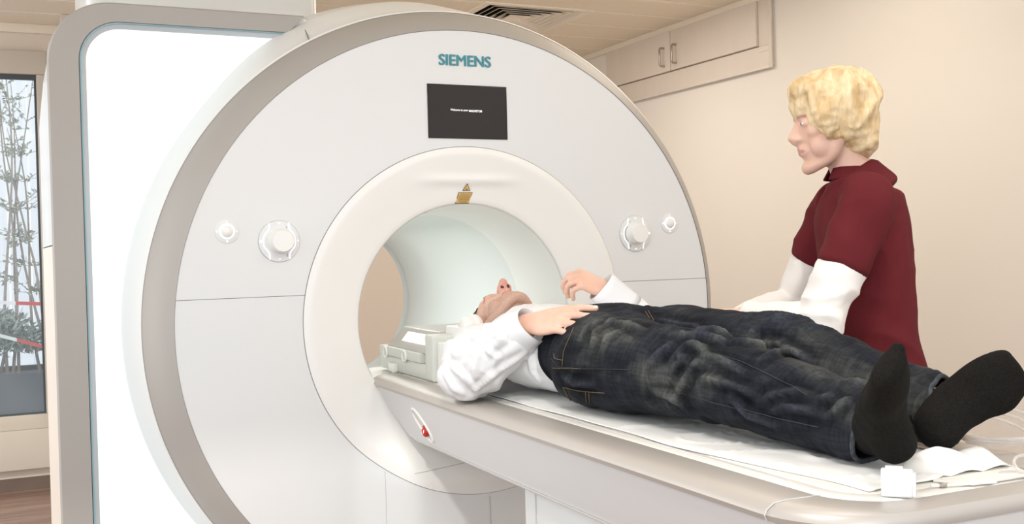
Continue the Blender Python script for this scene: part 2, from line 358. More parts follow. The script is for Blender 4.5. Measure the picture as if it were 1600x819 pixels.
# ------------------------------------------------------------------ outdoors beyond the window
struct(G().box(-6, 4, YB + .13, 16, FZ - .12, FZ - .02).build('ground_outside', PAVE))
gf = G()
x = -5.5
while x < 3.5: gf.box(x, x + .19, 12.0, 12.04, FZ - .02, 3.2); x += .205
fo = gf.build('slatted_fence', FENCE, smooth=False); tag(fo, 'pale grey board fence behind the shrubs outside the window', 'fence')
gp = G()
gp.box(-2.6, 1.2, 9.4, 9.46, FZ - .02, -.92); gp.box(-2.6, 1.2, 10.1, 10.16, FZ - .02, -.92); gp.box(-2.6, -2.54, 9.46, 10.1, FZ - .02, -.92); gp.box(1.14, 1.2, 9.46, 10.1, FZ - .02, -.92)
gp.box(-2.54, 1.14, 9.46, 10.1, FZ - .02, -.96)
pl = gp.build('planter', PLANT, smooth=False); tag(pl, 'long dark planter trough outside the window', 'planter')
def shrub(cx, cy, cz, r, n, seed, label):
    rr = random.Random(seed); gl = G(); t_ = thing('shrub', label, 'shrub', (cx, cy, -.96), 'grey green shrubs in the planter')
    for _ in range(n):
        th, ph = rr.uniform(0, 2 * PI), math.acos(rr.uniform(-.4, 1)); q = r * rr.uniform(.35, 1)
        c = np.array([cx + q * math.sin(ph) * math.cos(th), cy + .6 * q * math.sin(ph) * math.sin(th), cz + .85 * q * math.cos(ph)])
        d = nrm([rr.uniform(-1, 1), rr.uniform(-1, 1), rr.uniform(.1, 1)]); e = nrm(np.cross(d, [rr.random(), rr.random(), rr.random()])); l = rr.uniform(.02, .05)
        gl.add([c, c + d * l + e * l * .3, c + d * 2 * l, c + d * l - e * l * .3], [(0, 1, 2, 3)])
    f = gl.build('foliage', BUSHM, t_, smooth=False); f['kind'] = 'stuff'
    gs = G()
    for k in range(7):
        a = rr.uniform(0, 2 * PI); gs.tube([(cx, cy, -.97), (cx + .5 * r * math.cos(a), cy + .3 * r * math.sin(a), cz + .3 * r)], [.012, .005], 6)
    gs.build('stem', BARK, t_)
for k, (bx, lab) in enumerate([(-2.0, 'shrub at the far left end of the dark planter'), (-1.35, 'second shrub from the left end of the dark planter'), (-.7, 'third shrub from the left end of the dark planter'), (-.08, 'bushy grey green shrub under the bare tree, left in the window view'), (.55, 'grey green shrub in the dark planter, beside the white scanner edge')]):
    shrub(bx, 9.78, -.70, .33, 2000, 30 + k, lab)
def small_tree(cx, cy, h, seed, label):
    rr = random.Random(seed); t_ = thing('slender_tree', label, 'tree', (cx, cy, -.96), 'slender trees in the planter')
    gs = G(); tips = []
    for k in range(3):
        a = rr.uniform(0, 2 * PI); lean = rr.uniform(.12, .42); P = []
        for i in range(12):
            q = i / 11; P.append((cx + lean * math.cos(a) * q * 1.2 + .05 * math.sin(6 * q + 2 * k), cy + lean * .6 * math.sin(a) * q, -.98 + h * q * rr.uniform(.97, 1.0)))
        gs.tube(P, [.014 * (1 - .85 * i / 11) for i in range(12)], 6)
        for i in range(3, 12):
            for _ in range(2):
                b = rr.uniform(0, 2 * PI); L_ = rr.uniform(.1, .3); p = np.array(P[i]); e = p + [L_ * math.cos(b), L_ * .6 * math.sin(b), L_ * rr.uniform(.1, .8)]
                gs.tube([p, e], [.003, .0015], 4); tips += [p + (e - p) * rr.random() for _ in range(9)]
    gs.build('trunk', BARK, t_)
    gl = G()
    for c in tips:
        d = nrm([rr.uniform(-1, 1), rr.uniform(-1, 1), rr.uniform(-.5, 1)]); e = nrm(np.cross(d, [rr.random(), rr.random(), rr.random()])); l = rr.uniform(.012, .028)
        gl.add([c, c + d * l + e * l * .5, c + d * 2 * l, c + d * l - e * l * .5], [(0, 1, 2, 3)])
    f = gl.build('foliage', LEAF, t_, smooth=False); f['kind'] = 'stuff'
small_tree(.02, 9.75, 3.0, 4, 'slender sparse tree in the middle of the window view')
small_tree(.27, 9.8, 2.6, 9, 'slender sparse tree next to the white scanner edge')
small_tree(-.42, 9.72, 3.1, 14, 'slender sparse tree left of the window view')
# striped barrier tape
def tape(pts, label):
    P = np.array(pts, float); t_ = thing('barrier_tape', label, 'barrier tape', P[0], 'red and white barrier tapes')
    n = 12
    for k in range(n):
        a, b = k / n, (k + 1) / n
        def q(t): return P[0] * (1 - t) ** 2 + 2 * P[1] * t * (1 - t) + P[2] * t * t
        p0, p1 = q(a), q(b); gg = G(); hgt = np.array([0, 0, .014]); th_ = np.array([0, .002, 0])
        gg.add([p0 - hgt, p1 - hgt, p1 + hgt, p0 + hgt, p0 - hgt + th_, p1 - hgt + th_, p1 + hgt + th_, p0 + hgt + th_], [(0, 1, 2, 3), (7, 6, 5, 4), (0, 4, 5, 1), (3, 2, 6, 7)])
        gg.build('stripe', TAPER if k % 2 == 0 else TAPEW, t_, smooth=False)
tape([(-1.9, 9.3, -.10), (-.5, 9.3, -.34), (1.1, 9.3, -.42)], 'upper red and white striped barrier tape outside the window')
tape([(-1.9, 9.25, -.05), (-.5, 9.25, -.40), (1.1, 9.25, -1.02)], 'lower red and white striped barrier tape sagging across the shrubs')

# ------------------------------------------------------------------ ceiling air vent
vt = thing('ceiling_air_vent', 'square four-way air vent with nested louvres in the beige slat ceiling', 'air vent', ((VX0 + VX1) / 2, (VY0 + VY1) / 2, CZ))
g = G(); fw = .045
for (a, b, c, d) in ((VX0, VX1, VY0, VY0 + fw), (VX0, VX1, VY1 - fw, VY1), (VX0, VX0 + fw, VY0 + fw, VY1 - fw), (VX1 - fw, VX1, VY0 + fw, VY1 - fw)): g.box(a, b, c, d, CZ - .006, CZ + .012)
g.build('frame', CEILJ, vt, bevel=.002)
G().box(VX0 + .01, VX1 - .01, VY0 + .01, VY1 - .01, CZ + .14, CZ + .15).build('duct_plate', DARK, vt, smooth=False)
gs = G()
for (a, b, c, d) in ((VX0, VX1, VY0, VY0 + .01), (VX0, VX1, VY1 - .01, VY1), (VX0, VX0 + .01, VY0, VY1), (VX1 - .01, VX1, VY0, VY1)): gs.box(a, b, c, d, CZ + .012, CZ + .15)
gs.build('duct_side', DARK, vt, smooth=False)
mx_, my_ = (VX0 + VX1) / 2, (VY0 + VY1) / 2; R0 = (VX1 - VX0) / 2 - fw
for k in range(6):
    ro = R0 - .002 - k * .044; ri = ro - .040
    if ri < .01: break
    g = G()
    lo = [(mx_ + sx * ro, my_ + sy * ro, CZ - .002) for sx, sy in ((-1, -1), (1, -1), (1, 1), (-1, 1))]
    hi = [(mx_ + sx * ri, my_ + sy * ri, CZ + .034) for sx, sy in ((-1, -1), (1, -1), (1, 1), (-1, 1))]
    lo2 = [(p[0], p[1], p[2] + .003) for p in lo]; hi2 = [(p[0], p[1], p[2] + .003) for p in hi]
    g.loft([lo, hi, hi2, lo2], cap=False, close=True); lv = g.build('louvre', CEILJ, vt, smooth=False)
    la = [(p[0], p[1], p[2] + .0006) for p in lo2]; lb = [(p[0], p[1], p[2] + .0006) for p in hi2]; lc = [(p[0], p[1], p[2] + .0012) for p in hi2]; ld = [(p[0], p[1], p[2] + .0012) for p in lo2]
    G().loft([la, lb, lc, ld], cap=False, close=True).build('painted_shade_layer', DARK, lv, smooth=False)  # dark layer that paints the duct's shade onto the louvre tops

# ------------------------------------------------------------------ wall cabinet
cb = thing('wall_cabinet', 'beige two-door cupboard set high in the right wall under the ceiling', 'cabinet', (XR, 5.35, .92))
XF = XR - .022
for (a, b, c, d) in ((4.52, 6.22, .925, 1.035), (4.52, 4.615, 1.035, 1.285), (6.20, 6.22, 1.035, 1.285), (4.52, 6.22, 1.285, 1.312)): G().box(XF, XR - .003, a, b, c, d).build('face_frame', CABM, cb, bevel=.003)
_fb = G().prism([(4.52, .925), (6.22, .925), (6.22, 1.312), (4.52, 1.312)], (XR - .004, 0, 0), (0, 1, 0), (0, 0, 1), (1, 0, 0), .004).build('back_board', CABM, cb)
g = G(); g.box(XF - .008, XF + .004, 4.505, 4.522, .91, 1.312); g.box(XF - .008, XF + .004, 4.5225, 6.22, .91, .925); g.build('edge_moulding', CABM, cb, bevel=.002)
for zj in (1.003, 1.283): G().box(XF - .0015, XF + .001, 4.53, 4.612, zj, zj + .0025).build('frame_joint', SEAML, cb, smooth=False)
for (y0, y1, hy) in ((5.438, 6.195, 5.50), (4.62, 5.432, 5.37)):
    d = G().box(XF - .014, XR - .001, y0, y1, 1.04, 1.28).build('door', CABM, cb, bevel=.003)
    xh = XF - .014; pts = [(xh, hy, 1.185), (xh - .026, hy, 1.185), (xh - .034, hy, 1.177), (xh - .034, hy, 1.083), (xh - .026, hy, 1.075), (xh, hy, 1.075)]
    G().tube(pts, .0065, 10).build('handle', STEEL, d)
G().box(XF - .004, XF - .001, 5.432, 5.438, 1.04, 1.28).build('door_gap', SEAM, cb, smooth=False)

# ================================================================== SCANNER
AXX, AXZ = 1.278, -.214
sc = thing('mri_scanner', 'large white round MRI scanner with silver rim, open bore and glowing side panel', 'MRI scanner', (AXX, 3.8, FZ))
def yface(x, z):                                   # front cover: flat, bulging forward under the bore
    s = float(sstep(np.array(-z), .42, .70)) * (1 - float(sstep(np.array(abs(x - AXX - .06)), .26, .46)))
    return 3.0 - .085 * s
def circ(r, y, n=160, fz=FZ):
    return [(AXX + r * math.cos(q), y, max(AXZ + r * math.sin(q), fz)) for q in np.linspace(0, 2 * PI, n, endpoint=False)]
def polar(r0, r1, nr, fn=yface, n=240, cut=None):
    g = G()
    def f(u, v):
        q = 2 * PI * u; r = r0 + (r1 - r0) * v; x, z = AXX + r * math.cos(q), max(AXZ + r * math.sin(q), FZ + .002)
        return (x, fn(x, z), z)
    g.grid(f, n, nr, closeu=True); return g
def cutz(g, zc, keep_above, edge=0):
    me = g.mesh(); bm = bmesh.new(); bm.from_mesh(me)
    bmesh.ops.bisect_plane(bm, geom=bm.verts[:] + bm.edges[:] + bm.faces[:], plane_co=(0, 0, zc), plane_no=(0, 0, 1), clear_inner=keep_above, clear_outer=not keep_above)
    if edge:
        be = [e for e in bm.edges if e.is_boundary]; r = bmesh.ops.extrude_edge_only(bm, edges=be)
        for v in [q for q in r['geom'] if isinstance(q, bmesh.types.BMVert)]: v.co.y += edge
    bm.to_mesh(me); bm.free(); return me
link('upper_front_cover', cutz(polar(.5215, .8725, 14), -.1235, True, .004), WHITE, sc, ang=60)
link('lower_front_cover', cutz(polar(.5215, .8725, 26), -.1250, False, .004), WHITE, sc, ang=60)
G().add(*(lambda g: (g.v, g.f))(polar(.51, .88, 20, lambda x, z: yface(x, z) + .0045))).build('cover_backing', SEAM, sc)
# vertical seams on the lower cover
for sx, z0 in ((.975, -.645), (1.285, -.745)):
    g = G(); n = 14; zs = np.linspace(-1.06 if sx > 1.1 else -1.02, z0, n)
    for a in range(n - 1):
        z0_, z1_ = zs[a], zs[a + 1]; y0_, y1_ = yface(sx, z0_) - .0012, yface(sx, z1_) - .0012
        g.add([(sx, y0_, z0_), (sx + .003, y0_, z0_), (sx + .003, y1_, z1_), (sx, y1_, z1_)], [(0, 1, 2, 3)])
    g.build('panel_seam', SEAML, sc, smooth=False)
# silver rim: convex band from the cover's edge back and out
prof = []
for k in range(15):
    q = k / 14; prof.append((.8735 + .074 * q, 2.998 + .060 * q + .040 * q ** 3))
g = G(); rings = [[(AXX + r * math.cos(q), y, max(AXZ + r * math.sin(q), FZ)) for q in np.linspace(0, 2 * PI, 240, endpoint=False)] for r, y in prof]
g.loft(rings, cap=False); g.build('front_rim', TAUPE, sc, ang=80)
g = G(); g.loft([circ(.948, 3.096, 240), circ(.953, 3.100, 240), circ(.953, 3.106, 240), circ(.949, 3.11, 240)], cap=False); g.build('rim_edge_line', HOUSE, sc)
# housing behind the rim
hp = [(.946, 3.104), (.958, 3.15), (.970, 3.20), (.982, 3.25), (.990, 3.275), (1.02, 3.34), (1.047, 3.42), (1.045, 3.8), (1.02, 4.15), (.97, 4.42), (.90, 4.52), (.60, 4.56), (.335, 4.56)]
def flare(r, y):
    out = []
    for q in np.linspace(0, 2 * PI, 200, endpoint=False):
        k = math.exp(-((math.degrees(q) - 108) / 24) ** 4) * math.exp(-((y - 3.262) / .06) ** 2); rr = r + .032 * k
        out.append((AXX + rr * math.cos(q), y, max(AXZ + rr * math.sin(q), FZ)))
    return out
g = G(); g.loft([flare(r, y) for r, y in hp], cap=False); g.build('housing', HOUSE, sc, ang=50)
# seam across the housing, upper left
g = G(); qa = math.radians(118.5)
pts = []
for (r, y) in [(.947, 3.103), (.962, 3.15), (.980, 3.20), (1.006, 3.25), (1.017, 3.275), (1.035, 3.34), (1.048, 3.42)]:
    tq = qa - (y - 3.10) * .37; pts.append((AXX + (r + .0005) * math.cos(tq), y, AXZ + (r + .0005) * math.sin(tq)))
g.tube(pts, .0022, 6); g.build('housing_seam', SEAM, sc)
# bore surround
ZC = -.385
rp = [(.520, 2.998), (.500, 2.994), (.45, 3.004), (.40, 3.016), (.362, 3.024), (.352, 3.028), (.3475, 3.036), (.342, 3.10), (.333, 3.17), (.327, 3.26), (.325, 3.35)]
def surround(u, v):
    q = 2 * PI * u; i = v * (len(rp) - 1); k = min(int(i), len(rp) - 2); f = i - k
    r = rp[k][0] * (1 - f) + rp[k + 1][0] * f; y = rp[k][1] * (1 - f) + rp[k + 1][1] * f
    s, c = math.sin(q), math.cos(q)
    rin = .350 if s > -.45 else min(.350, .175 / -s)
    rr = r if rin >= .349 else rin + (r - .350) * (.520 - rin) / .170 if r > .350 else rin - (.350 - r) * .3
    x, z = AXX + rr * c, AXZ + rr * s
    if s < 0: y -= .085 * sstep(np.array(-z), .42, .70) * (1 - float(sstep(np.array(abs(x - AXX - .06)), .26, .46)))
    # shallow shelf over the opening that carries the laser labels
    if s > .2 and .36 < rr < .52: y -= .010 * math.exp(-((z - .205) / .012) ** 2) * math.exp(-((x - AXX) / .15) ** 4)
    return (x, float(y), z)
g = G(); g.grid(surround, 220, 54, closeu=True); g.build('bore_surround', RINGW, sc, ang=50)
g = G(); g.tube([(AXX + .3485 * math.cos(q), 3.034, AXZ + .3485 * math.sin(q)) for q in np.linspace(math.radians(-26), math.radians(206), 90)], .0011, 6); g.build('bore_seam', SEAML, sc)
# seam across the chin under the table
_bs = [o for o in bpy.data.objects if o.name == 'bore_surround'][0].data
_b = BVHTree.FromPolygons([v.co for v in _bs.vertices], [p.vertices for p in _bs.polygons])
pts = []
for q in np.linspace(0, 1, 24):
    x_ = 1.052 + .36 * q; z_ = -.652 + .03 * q; h = _b.ray_cast(Vector((x_, 1.5, z_)), Vector((0, 1, 0)), 3)[0]
    if h: pts.append((x_, h.y - .0004, z_))
G().tube(pts, .0011, 5).build('chin_seam', SEAML, sc)
# bore liner
bp_ = [(.325, 3.345), (.322, 3.6), (.324, 4.3), (.328, 4.45), (.345, 4.53), (.40, 4.565)]
g = G(); g.loft([circ(r, y, 140) for r, y in bp_], cap=False); g.build('bore_liner', BOREW, sc, ang=60)
g = G(); g.box(AXX - .262, AXX + .262, 3.06, 3.34, -.425, -.398); g.box(AXX - .16, AXX + .16, 3.05, 3.34, -.398, -.388); g.build('bore_bridge', BEDP, sc, bevel=.003)
# left side body
def rrect(x0, x1, z0, z1, r, y, n=10, r2=None):
    P = []
    for (cx, cz, a0, rr) in ((x1 - .02, z0 + .02, -90, .02), (x1 - .02, z1 - .02, 0, .02), (x0 + r, z1 - r, 90, r), (x0 + .02, z0 + .02, 180, .02)):
        for k in range(n + 1):
            a = math.radians(a0 + 90 * k / n); P.append((cx + rr * math.cos(a), y, cz + rr * math.sin(a)))
    return P
PX0, PZ1 = .120, .722
g = G(); rings = []
for (y, dx, dz, r) in [(3.262, .0, .0, .175), (3.30, .002, .002, .175), (3.7, .0, .0, .19), (4.2, .0, -.02, .24), (4.42, .012, -.07, .30), (4.5, .03, -.12, .34)]:
    rings.append(rrect(PX0 + dx, .865, FZ, PZ1 + dz, r, y))
g.loft(rings)
link('side_upper_cover', cutz(g, .0375, True), WHITE, sc, ang=50)
link('side_lower_cover', cutz(g, .0345, False), BEIGE_S, sc, ang=50)
# light frame: rounded border, inner bevel, glowing pane
def lring(x0, z1, r, y, xe, n=12):
    """open outline: bottom-left up, round the corner, to the right end (xe)"""
    P = [(x0, y, FZ + .03)] + [(x0, y, FZ + .03 + (z1 - r - FZ - .03) * k / 6) for k in range(1, 6)]
    for k in range(n + 1):
        a = math.radians(180 - 90 * k / n); P.append((x0 + r + r * math.cos(a), y, z1 - r + r * math.sin(a)))
    P += [(x0 + r + (xe - x0 - r) * k / 6, y, z1) for k in range(1, 7)]
    return P
rows = [lring(PX0, PZ1, .175, 3.262, .845), lring(PX0 - .003, PZ1 + .003, .177, 3.247, .848), lring(PX0 + .002, PZ1 - .002, .173, 3.240, .846), lring(PX0 + .080, PZ1 - .050, .115, 3.246, .800), lring(PX0 + .083, PZ1 - .053, .112, 3.262, .797)]
g = G(); n = len(rows[0]); vv = [p for r in rows for p in r]
g.add(vv, [(i * n + k, i * n + k + 1, (i + 1) * n + k + 1, (i + 1) * n + k) for i in range(4) for k in range(n - 1)] + [tuple(i * n + n - 1 for i in range(5))])
g.build('light_panel_frame', TAUPE, sc, ang=40)
r1, r2 = lring(PX0 + .083, PZ1 - .053, .112, 3.2465, .797), lring(PX0 + .0865, PZ1 - .056, .109, 3.2465, .794)
G().add(r1 + r2, [(k, k + 1, n + k + 1, n + k) for k in range(n - 1)]).build('panel_edge_line', BLUE, sc)
r1, r2 = lring(PX0 + .0855, PZ1 - .0555, .109, 3.252, .794), lring(PX0 + .103, PZ1 - .072, .093, 3.262, .778)
G().add(r1 + r2, [(k, k + 1, n + k + 1, n + k) for k in range(n - 1)]).build('panel_bevel', BEVEL, sc)
inner = lring(PX0 + .100, PZ1 - .069, .093, 3.2605, .80)
g = G(); back = [(.9, 3.2605, p[2]) for p in inner]
m_ = len(inner)
g.add(inner + back, [(k, k + 1, m_ + k + 1, m_ + k) for k in range(m_ - 1)]); g.build('glowing_pane', GLOW, sc, smooth=False)
g = G(); g.box(AXX - .62, AXX + .62, 3.14, 4.45, FZ, -1.02); g.build('base_plinth', WHITE, sc, bevel=.02)
# tower rising from the scanner to the ceiling
tw = thing('duct_tower', 'tall white rounded duct cover rising from the scanner top to the ceiling', 'duct', (.70, 3.95, .7))
g = G()
def rsq(x0, x1, y0, y1, z, r=.05, n=6):
    P = []
    for (cx, cy, a0) in ((x1 - r, y0 + r, -90), (x1 - r, y1 - r, 0), (x0 + r, y1 - r, 90), (x0 + r, y0 + r, 180)):
        for k in range(n + 1): a = math.radians(a0 + 90 * k / n); P.append((cx + r * math.cos(a), cy + r * math.sin(a), z))
    return P
g.loft([rsq(.262, 1.045, 3.78, 4.4, z) for z in (.62, .9, 1.1, CZ)]); g.build('duct_cover', WHITE, tw, ang=50)

# screen, lettering
SX0, SX1, SZ0, SZ1 = 1.1522, 1.4135, .3307, .4938
mn = thing('display_screen', 'black rectangular display under the teal lettering on the scanner front', 'screen', ((SX0 + SX1) / 2, 3.0, SZ0))
G().box(SX0, SX1, 2.9965, 3.004, SZ0, SZ1).build('bezel', SCREEN, mn, bevel=.001)
G().box(SX0 + .003, SX1 - .003, 2.9958, 2.997, SZ0 + .003, SZ1 - .003).build('glass', SCREEN, mn, smooth=False)
def text(s, loc, size, m, name, parent=None, width=None, bold=0, depth=.0012, ax=((1, 0, 0), (0, 0, 1)), xs=1, off=0):
    c = bpy.data.curves.new('t', 'FONT'); c.body = s; c.size = size; c.align_x = 'CENTER'; c.align_y = 'CENTER'; c.extrude = depth; c.offset = off; c.resolution_u = 4
    o = bpy.data.objects.new('t', c); COL.objects.link(o); dg = bpy.context.evaluated_depsgraph_get(); dg.update()
    me = bpy.data.meshes.new_from_object(o.evaluated_get(dg)); bpy.data.objects.remove(o)
    P = getco(me); wd = P[:, 0].max() - P[:, 0].min(); k = (width / wd if width else 1); U, V = np.array(ax[0], float), np.array(ax[1], float); N = np.cross(U, V)
    mid = (P.max(0) + P.min(0)) / 2
    Q = np.array(loc) + np.outer((P[:, 0] - mid[0]) * k, U) + np.outer((P[:, 1] - mid[1]) * (k if not xs else k * xs), V) + np.outer(P[:, 2], N)
    setco(me, Q); return link(name, me, m, parent, smooth=False)
_ls = [text('SIEMENS', (1.2775 + dx, 2.9985 - dd_, .568 + dz), .04, TEAL, 'lettering', None, width=.1695, xs=1.0, depth=.002) for dx, dz, dd_ in ((-.0011, 0, 0), (0, .0005, .0001), (.0011, 0, .0002), (0, -.0005, .0003))]
_g = G()
for q in _ls: _g.add([tuple(v.co) for v in q.data.vertices], [tuple(p.vertices) for p in q.data.polygons]); bpy.data.objects.remove(q)
lg = _g.build('lettering', TEAL, None, smooth=False)
tag(lg, 'teal raised capital lettering above the black display', 'lettering')
text('Welcome to your', (1.2535, 2.9953, .4165), .01, LIT, 'screen_text', mn, width=.0575, depth=.0003, xs=1.15)
text('MAGNETOM', (1.3065, 2.9953, .4155), .01, LIT, 'screen_text', mn, width=.0425, depth=.0003, xs=1.2, off=.00005)

# laser warning labels on the surround
yl = 2.9895
tri = lambda s: [(-s * .866, -s * .5), (s * .866, -s * .5), (0, s)]
ysl = 3.0105
lt = thing('warning_label', 'small yellow triangular warning sticker above the bore opening', 'sticker', (1.2775, 3.0, .165))
tl = [(-.0, 0)]
wl = thing('warning_label', 'yellow slanted parallelogram text sticker above the bore opening', 'sticker', (1.272, 3.0, .13))

# control knobs
def knob_unit(x, z, mirror, label):
    t_ = thing('control_unit', label, 'control knob', (x, 3.0, z - .06)); s = -1 if mirror else 1
    # base disc, barely raised, with ring edge
    G().lathe((x, 3.001, z), (0, -1, 0), [(0, 0), (.0585, 0), (.0585, .0035), (.057, .0045), (0, .0045)], 56).build('base_disc', WHITE, t_, ang=30)
    g = G(); g.tube([(x + .0592 * math.cos(q), 2.9995, z + .0592 * math.sin(q)) for q in np.linspace(0, 2 * PI, 56, endpoint=False)], .0006, 5, close=True); g.build('base_edge', SEAML, t_)
    for sg in (-1, 1):                                                     # two bright waisted light bars
        P = []
        for k in range(22):
            q = -1 + 2 * k / 21; zz = z + q * .051; xx = x + sg * (.028 + .0165 * math.exp(-(q / .52) ** 4)) ; P.append((xx, 2.9955, zz))
        G().tube(P, .0015, 6).build('light_bar', LIT, t_)
    kx = x + s * .003
    G().lathe((kx, 2.9965, z), (0, -1, 0), [(0, 0), (.0355, 0), (.035, .006), (.0325, .012), (.0315, .034), (.029, .0375), (0, .0378)], 56).build('rotary_knob', RINGW, t_, ang=40)
    g = G(); g.tube([(kx + s * .036 * math.cos(q), 2.9958, z + .036 * math.sin(q)) for q in np.linspace(-.75, .75, 14)], .0010, 5); g.build('dial_arc', INK, t_)
    for q in (-1, 1): text('\u00b1' if q > 0 else '\u2195', (kx + s * .018, 2.9958, z + q * .0395), .008, INK, 'printed_mark', t_, depth=.0003)
    for (dx, dz, ch) in ((0, .050, '-o-'), (0, -.050, '-o-'), (-.052 * s, 0, '\u25cf'), (.053 * s, 0, '+')):
        text(ch, (x + dx, 2.9955, z + dz), .007 if len(ch) > 1 else .009, LIT, 'lit_symbol', t_, depth=.0004)
def small_unit(x, z, label):
    t_ = thing('control_button', label, 'control button', (x, 3.0, z - .03))
    G().lathe((x, 3.001, z), (0, -1, 0), [(0, 0), (.0335, 0), (.0335, .0028), (.032, .0035), (0, .0035)], 40).build('base_disc', WHITE, t_, ang=30)
    g = G(); g.tube([(x + .0195 * math.cos(q), 2.9965, z + .0195 * math.sin(q)) for q in np.linspace(0, 2 * PI, 40, endpoint=False)], .0019, 6, close=True); g.build('light_ring', LIT, t_)
    G().lathe((x, 2.998, z), (0, -1, 0), [(0, 0), (.0155, 0), (.015, .006), (.011, .0105), (0, .0125)], 36).build('push_button', RINGW, t_, ang=40)
    for k, ch in enumerate(('+', 'o', '\u25cf', 'n')):
        a = k * PI / 2; text('+' if k == 0 else ('n' if k == 1 else '\u25cf'), (x + .0275 * math.cos(a), 2.9968, z + .0275 * math.sin(a)), .0065, LIT, 'lit_symbol', t_, depth=.0004)
knob_unit(.6955, .031, False, 'large round control knob between two lit bars, left of the bore')
knob_unit(1.8690, .032, True, 'large round control knob between two lit bars, right of the bore')
small_unit(.5515, .061, 'small lit ring button left of the large left-hand knob')
small_unit(2.0040, .064, 'small lit ring button near the right rim of the scanner')

# ================================================================== PATIENT TABLE
tb = thing('patient_table', 'long white patient table with taupe rail running out of the scanner bore', 'patient table', (1.278, 2.0, FZ))
def outline(w_, y0, y1, z, rf=.16, rh=.05, n=14, e=2.0):
    """closed outline, foot end at y0 rounded by rf, head end at y1 by rh"""
    P = []
    for (sx, yy, r, a0) in ((1, y0, rf, -90), (1, y1, rh, 0), (-1, y1, rh, 90), (-1, y0, rf, 180)):
        for k in range(n + 1):
            a = math.radians(a0 + 90 * k / n); cx = AXX + sx * (w_ - r); cy = yy + r if yy == y0 else yy - r
            P.append((cx + r * math.cos(a), cy + r * math.sin(a), z))
    return P
Y0, Y1 = 1.082, 3.10
def sect(specs): return [outline(w_, y0, y1, z, rf, rh) for (w_, y0, y1, z, rf, rh) in specs]
rail = sect([(.205, Y0 + .062, Y1 + .0, -.392, .10, .05), (.206, Y0 + .062, Y1 + .0, -.380, .10, .05), (.215, Y0 + .056, Y1, -.3765, .10, .05), (.270, Y0 + .022, Y1, -.377, .14, .055),
             (.292, Y0 + .008, Y1, -.379, .155, .055), (.304, Y0 + .002, Y1, -.386, .163, .055), (.308, Y0, Y1, -.394, .165, .055), (.305, Y0 + .002, Y1, -.402, .163, .055), (.298, Y0 + .01, Y1 - .004, -.405, .158, .055)])
g = G(); g.loft(rail, cap=False); g.build('rail', RAILM, tb, ang=35)
# inset bed plate
bp2 = sect([(.2045, Y0 + .064, Y1 + .1, -.42, .10, .04), (.2045, Y0 + .064, Y1 + .1, -.381, .10, .04), (.200, Y0 + .070, Y1 + .1, -.3785, .098, .04), (.172, Y0 + .098, Y1 + .1, -.378, .08, .03), (.170, Y0 + .100, Y1 + .1, -.3795, .08, .03), (.168, Y0 + .102, Y1 + .1, -.378, .08, .03), (.150, Y0 + .118, Y1 + .1, -.377, .07, .03)])
g = G(); g.loft(bp2); g.build('bed_plate', BEDP, tb, ang=40)
for s_ in (-1, 1):
    g = G(); g.box(AXX + s_ * .182 - .0012, AXX + s_ * .182 + .0012, Y0 + .25, Y1 - .02, -.3784, -.3768); g.build('bed_groove', SEAML, tb, smooth=False)
# side skirt, tapered, slanted at the head end
def skirt(z, t_):   # t_=0 top, 1 bottom
    w_ = .299 - .058 * t_; y1 = 3.098 - .155 * t_ ; y0 = 1.088 + .05 * t_
    return outline(w_, y0, y1, z, .155 - .02 * t_, .03)
sk = [skirt(-.400 - .138 * t_, t_) for t_ in (0, .25, .5, .75, .93)]
g = G(); g.loft(sk + [skirt(-.5352, .985), skirt(-.5385, 1.0), skirt(-.5415, 1.06), skirt(-.5445, 1.20)]); sk_o = g.build('skirt', DRAWN, tb, ang=30)
# skirt seam near the foot end
g = G()
for (za, ta), (zb_, tb_) in zip([(-.40, 0), (-.47, .5)], [(-.47, .5), (-.537, 1.0)]):
    xa, xb = AXX - (.299 - .058 * ta) - .0008, AXX - (.299 - .058 * tb_) - .0008
    g.add([(xa, 1.214 - .04 * ta, za), (xa, 1.2185 - .04 * ta, za), (xb, 1.2185 - .04 * tb_, zb_), (xb, 1.214 - .04 * tb_, zb_)], [(0, 1, 2, 3)])
g.build('skirt_seam', LIT if False else SEAML, tb, smooth=False)
g = G(); pts = [(AXX - .2075, 1.225, -.3775), (AXX - .27, 1.225, -.3762), (AXX - .293, 1.225, -.3785), (AXX - .3055, 1.225, -.386), (AXX - .3095, 1.225, -.394), (AXX - .3055, 1.225, -.4025)]
g.tube(pts, .0011, 5); g.build('rail_seam', SEAML, tb)
# lower edge trim
g = G(); g.loft([skirt(-.5425, 1.10), skirt(-.5475, 1.12), skirt(-.552, 1.2), skirt(-.555, 1.5)]); g.build('skirt_trim', RAILM if False else PED, tb, ang=30)
# pedestal under the table
g = G(); g.box(1.085, 1.47, 1.42, 2.262, FZ, -.552); g.build('pedestal', PED, tb, bevel=.012)
g = G(); g.box(1.083, 1.0852, 2.195, 2.199, FZ + .02, -.556); g.build('pedestal_seam', SEAML, tb, smooth=False)
G().box(1.05, 1.51, 1.38, 2.30, FZ, FZ + .06).build('foot_plate', PED, tb, bevel=.01)
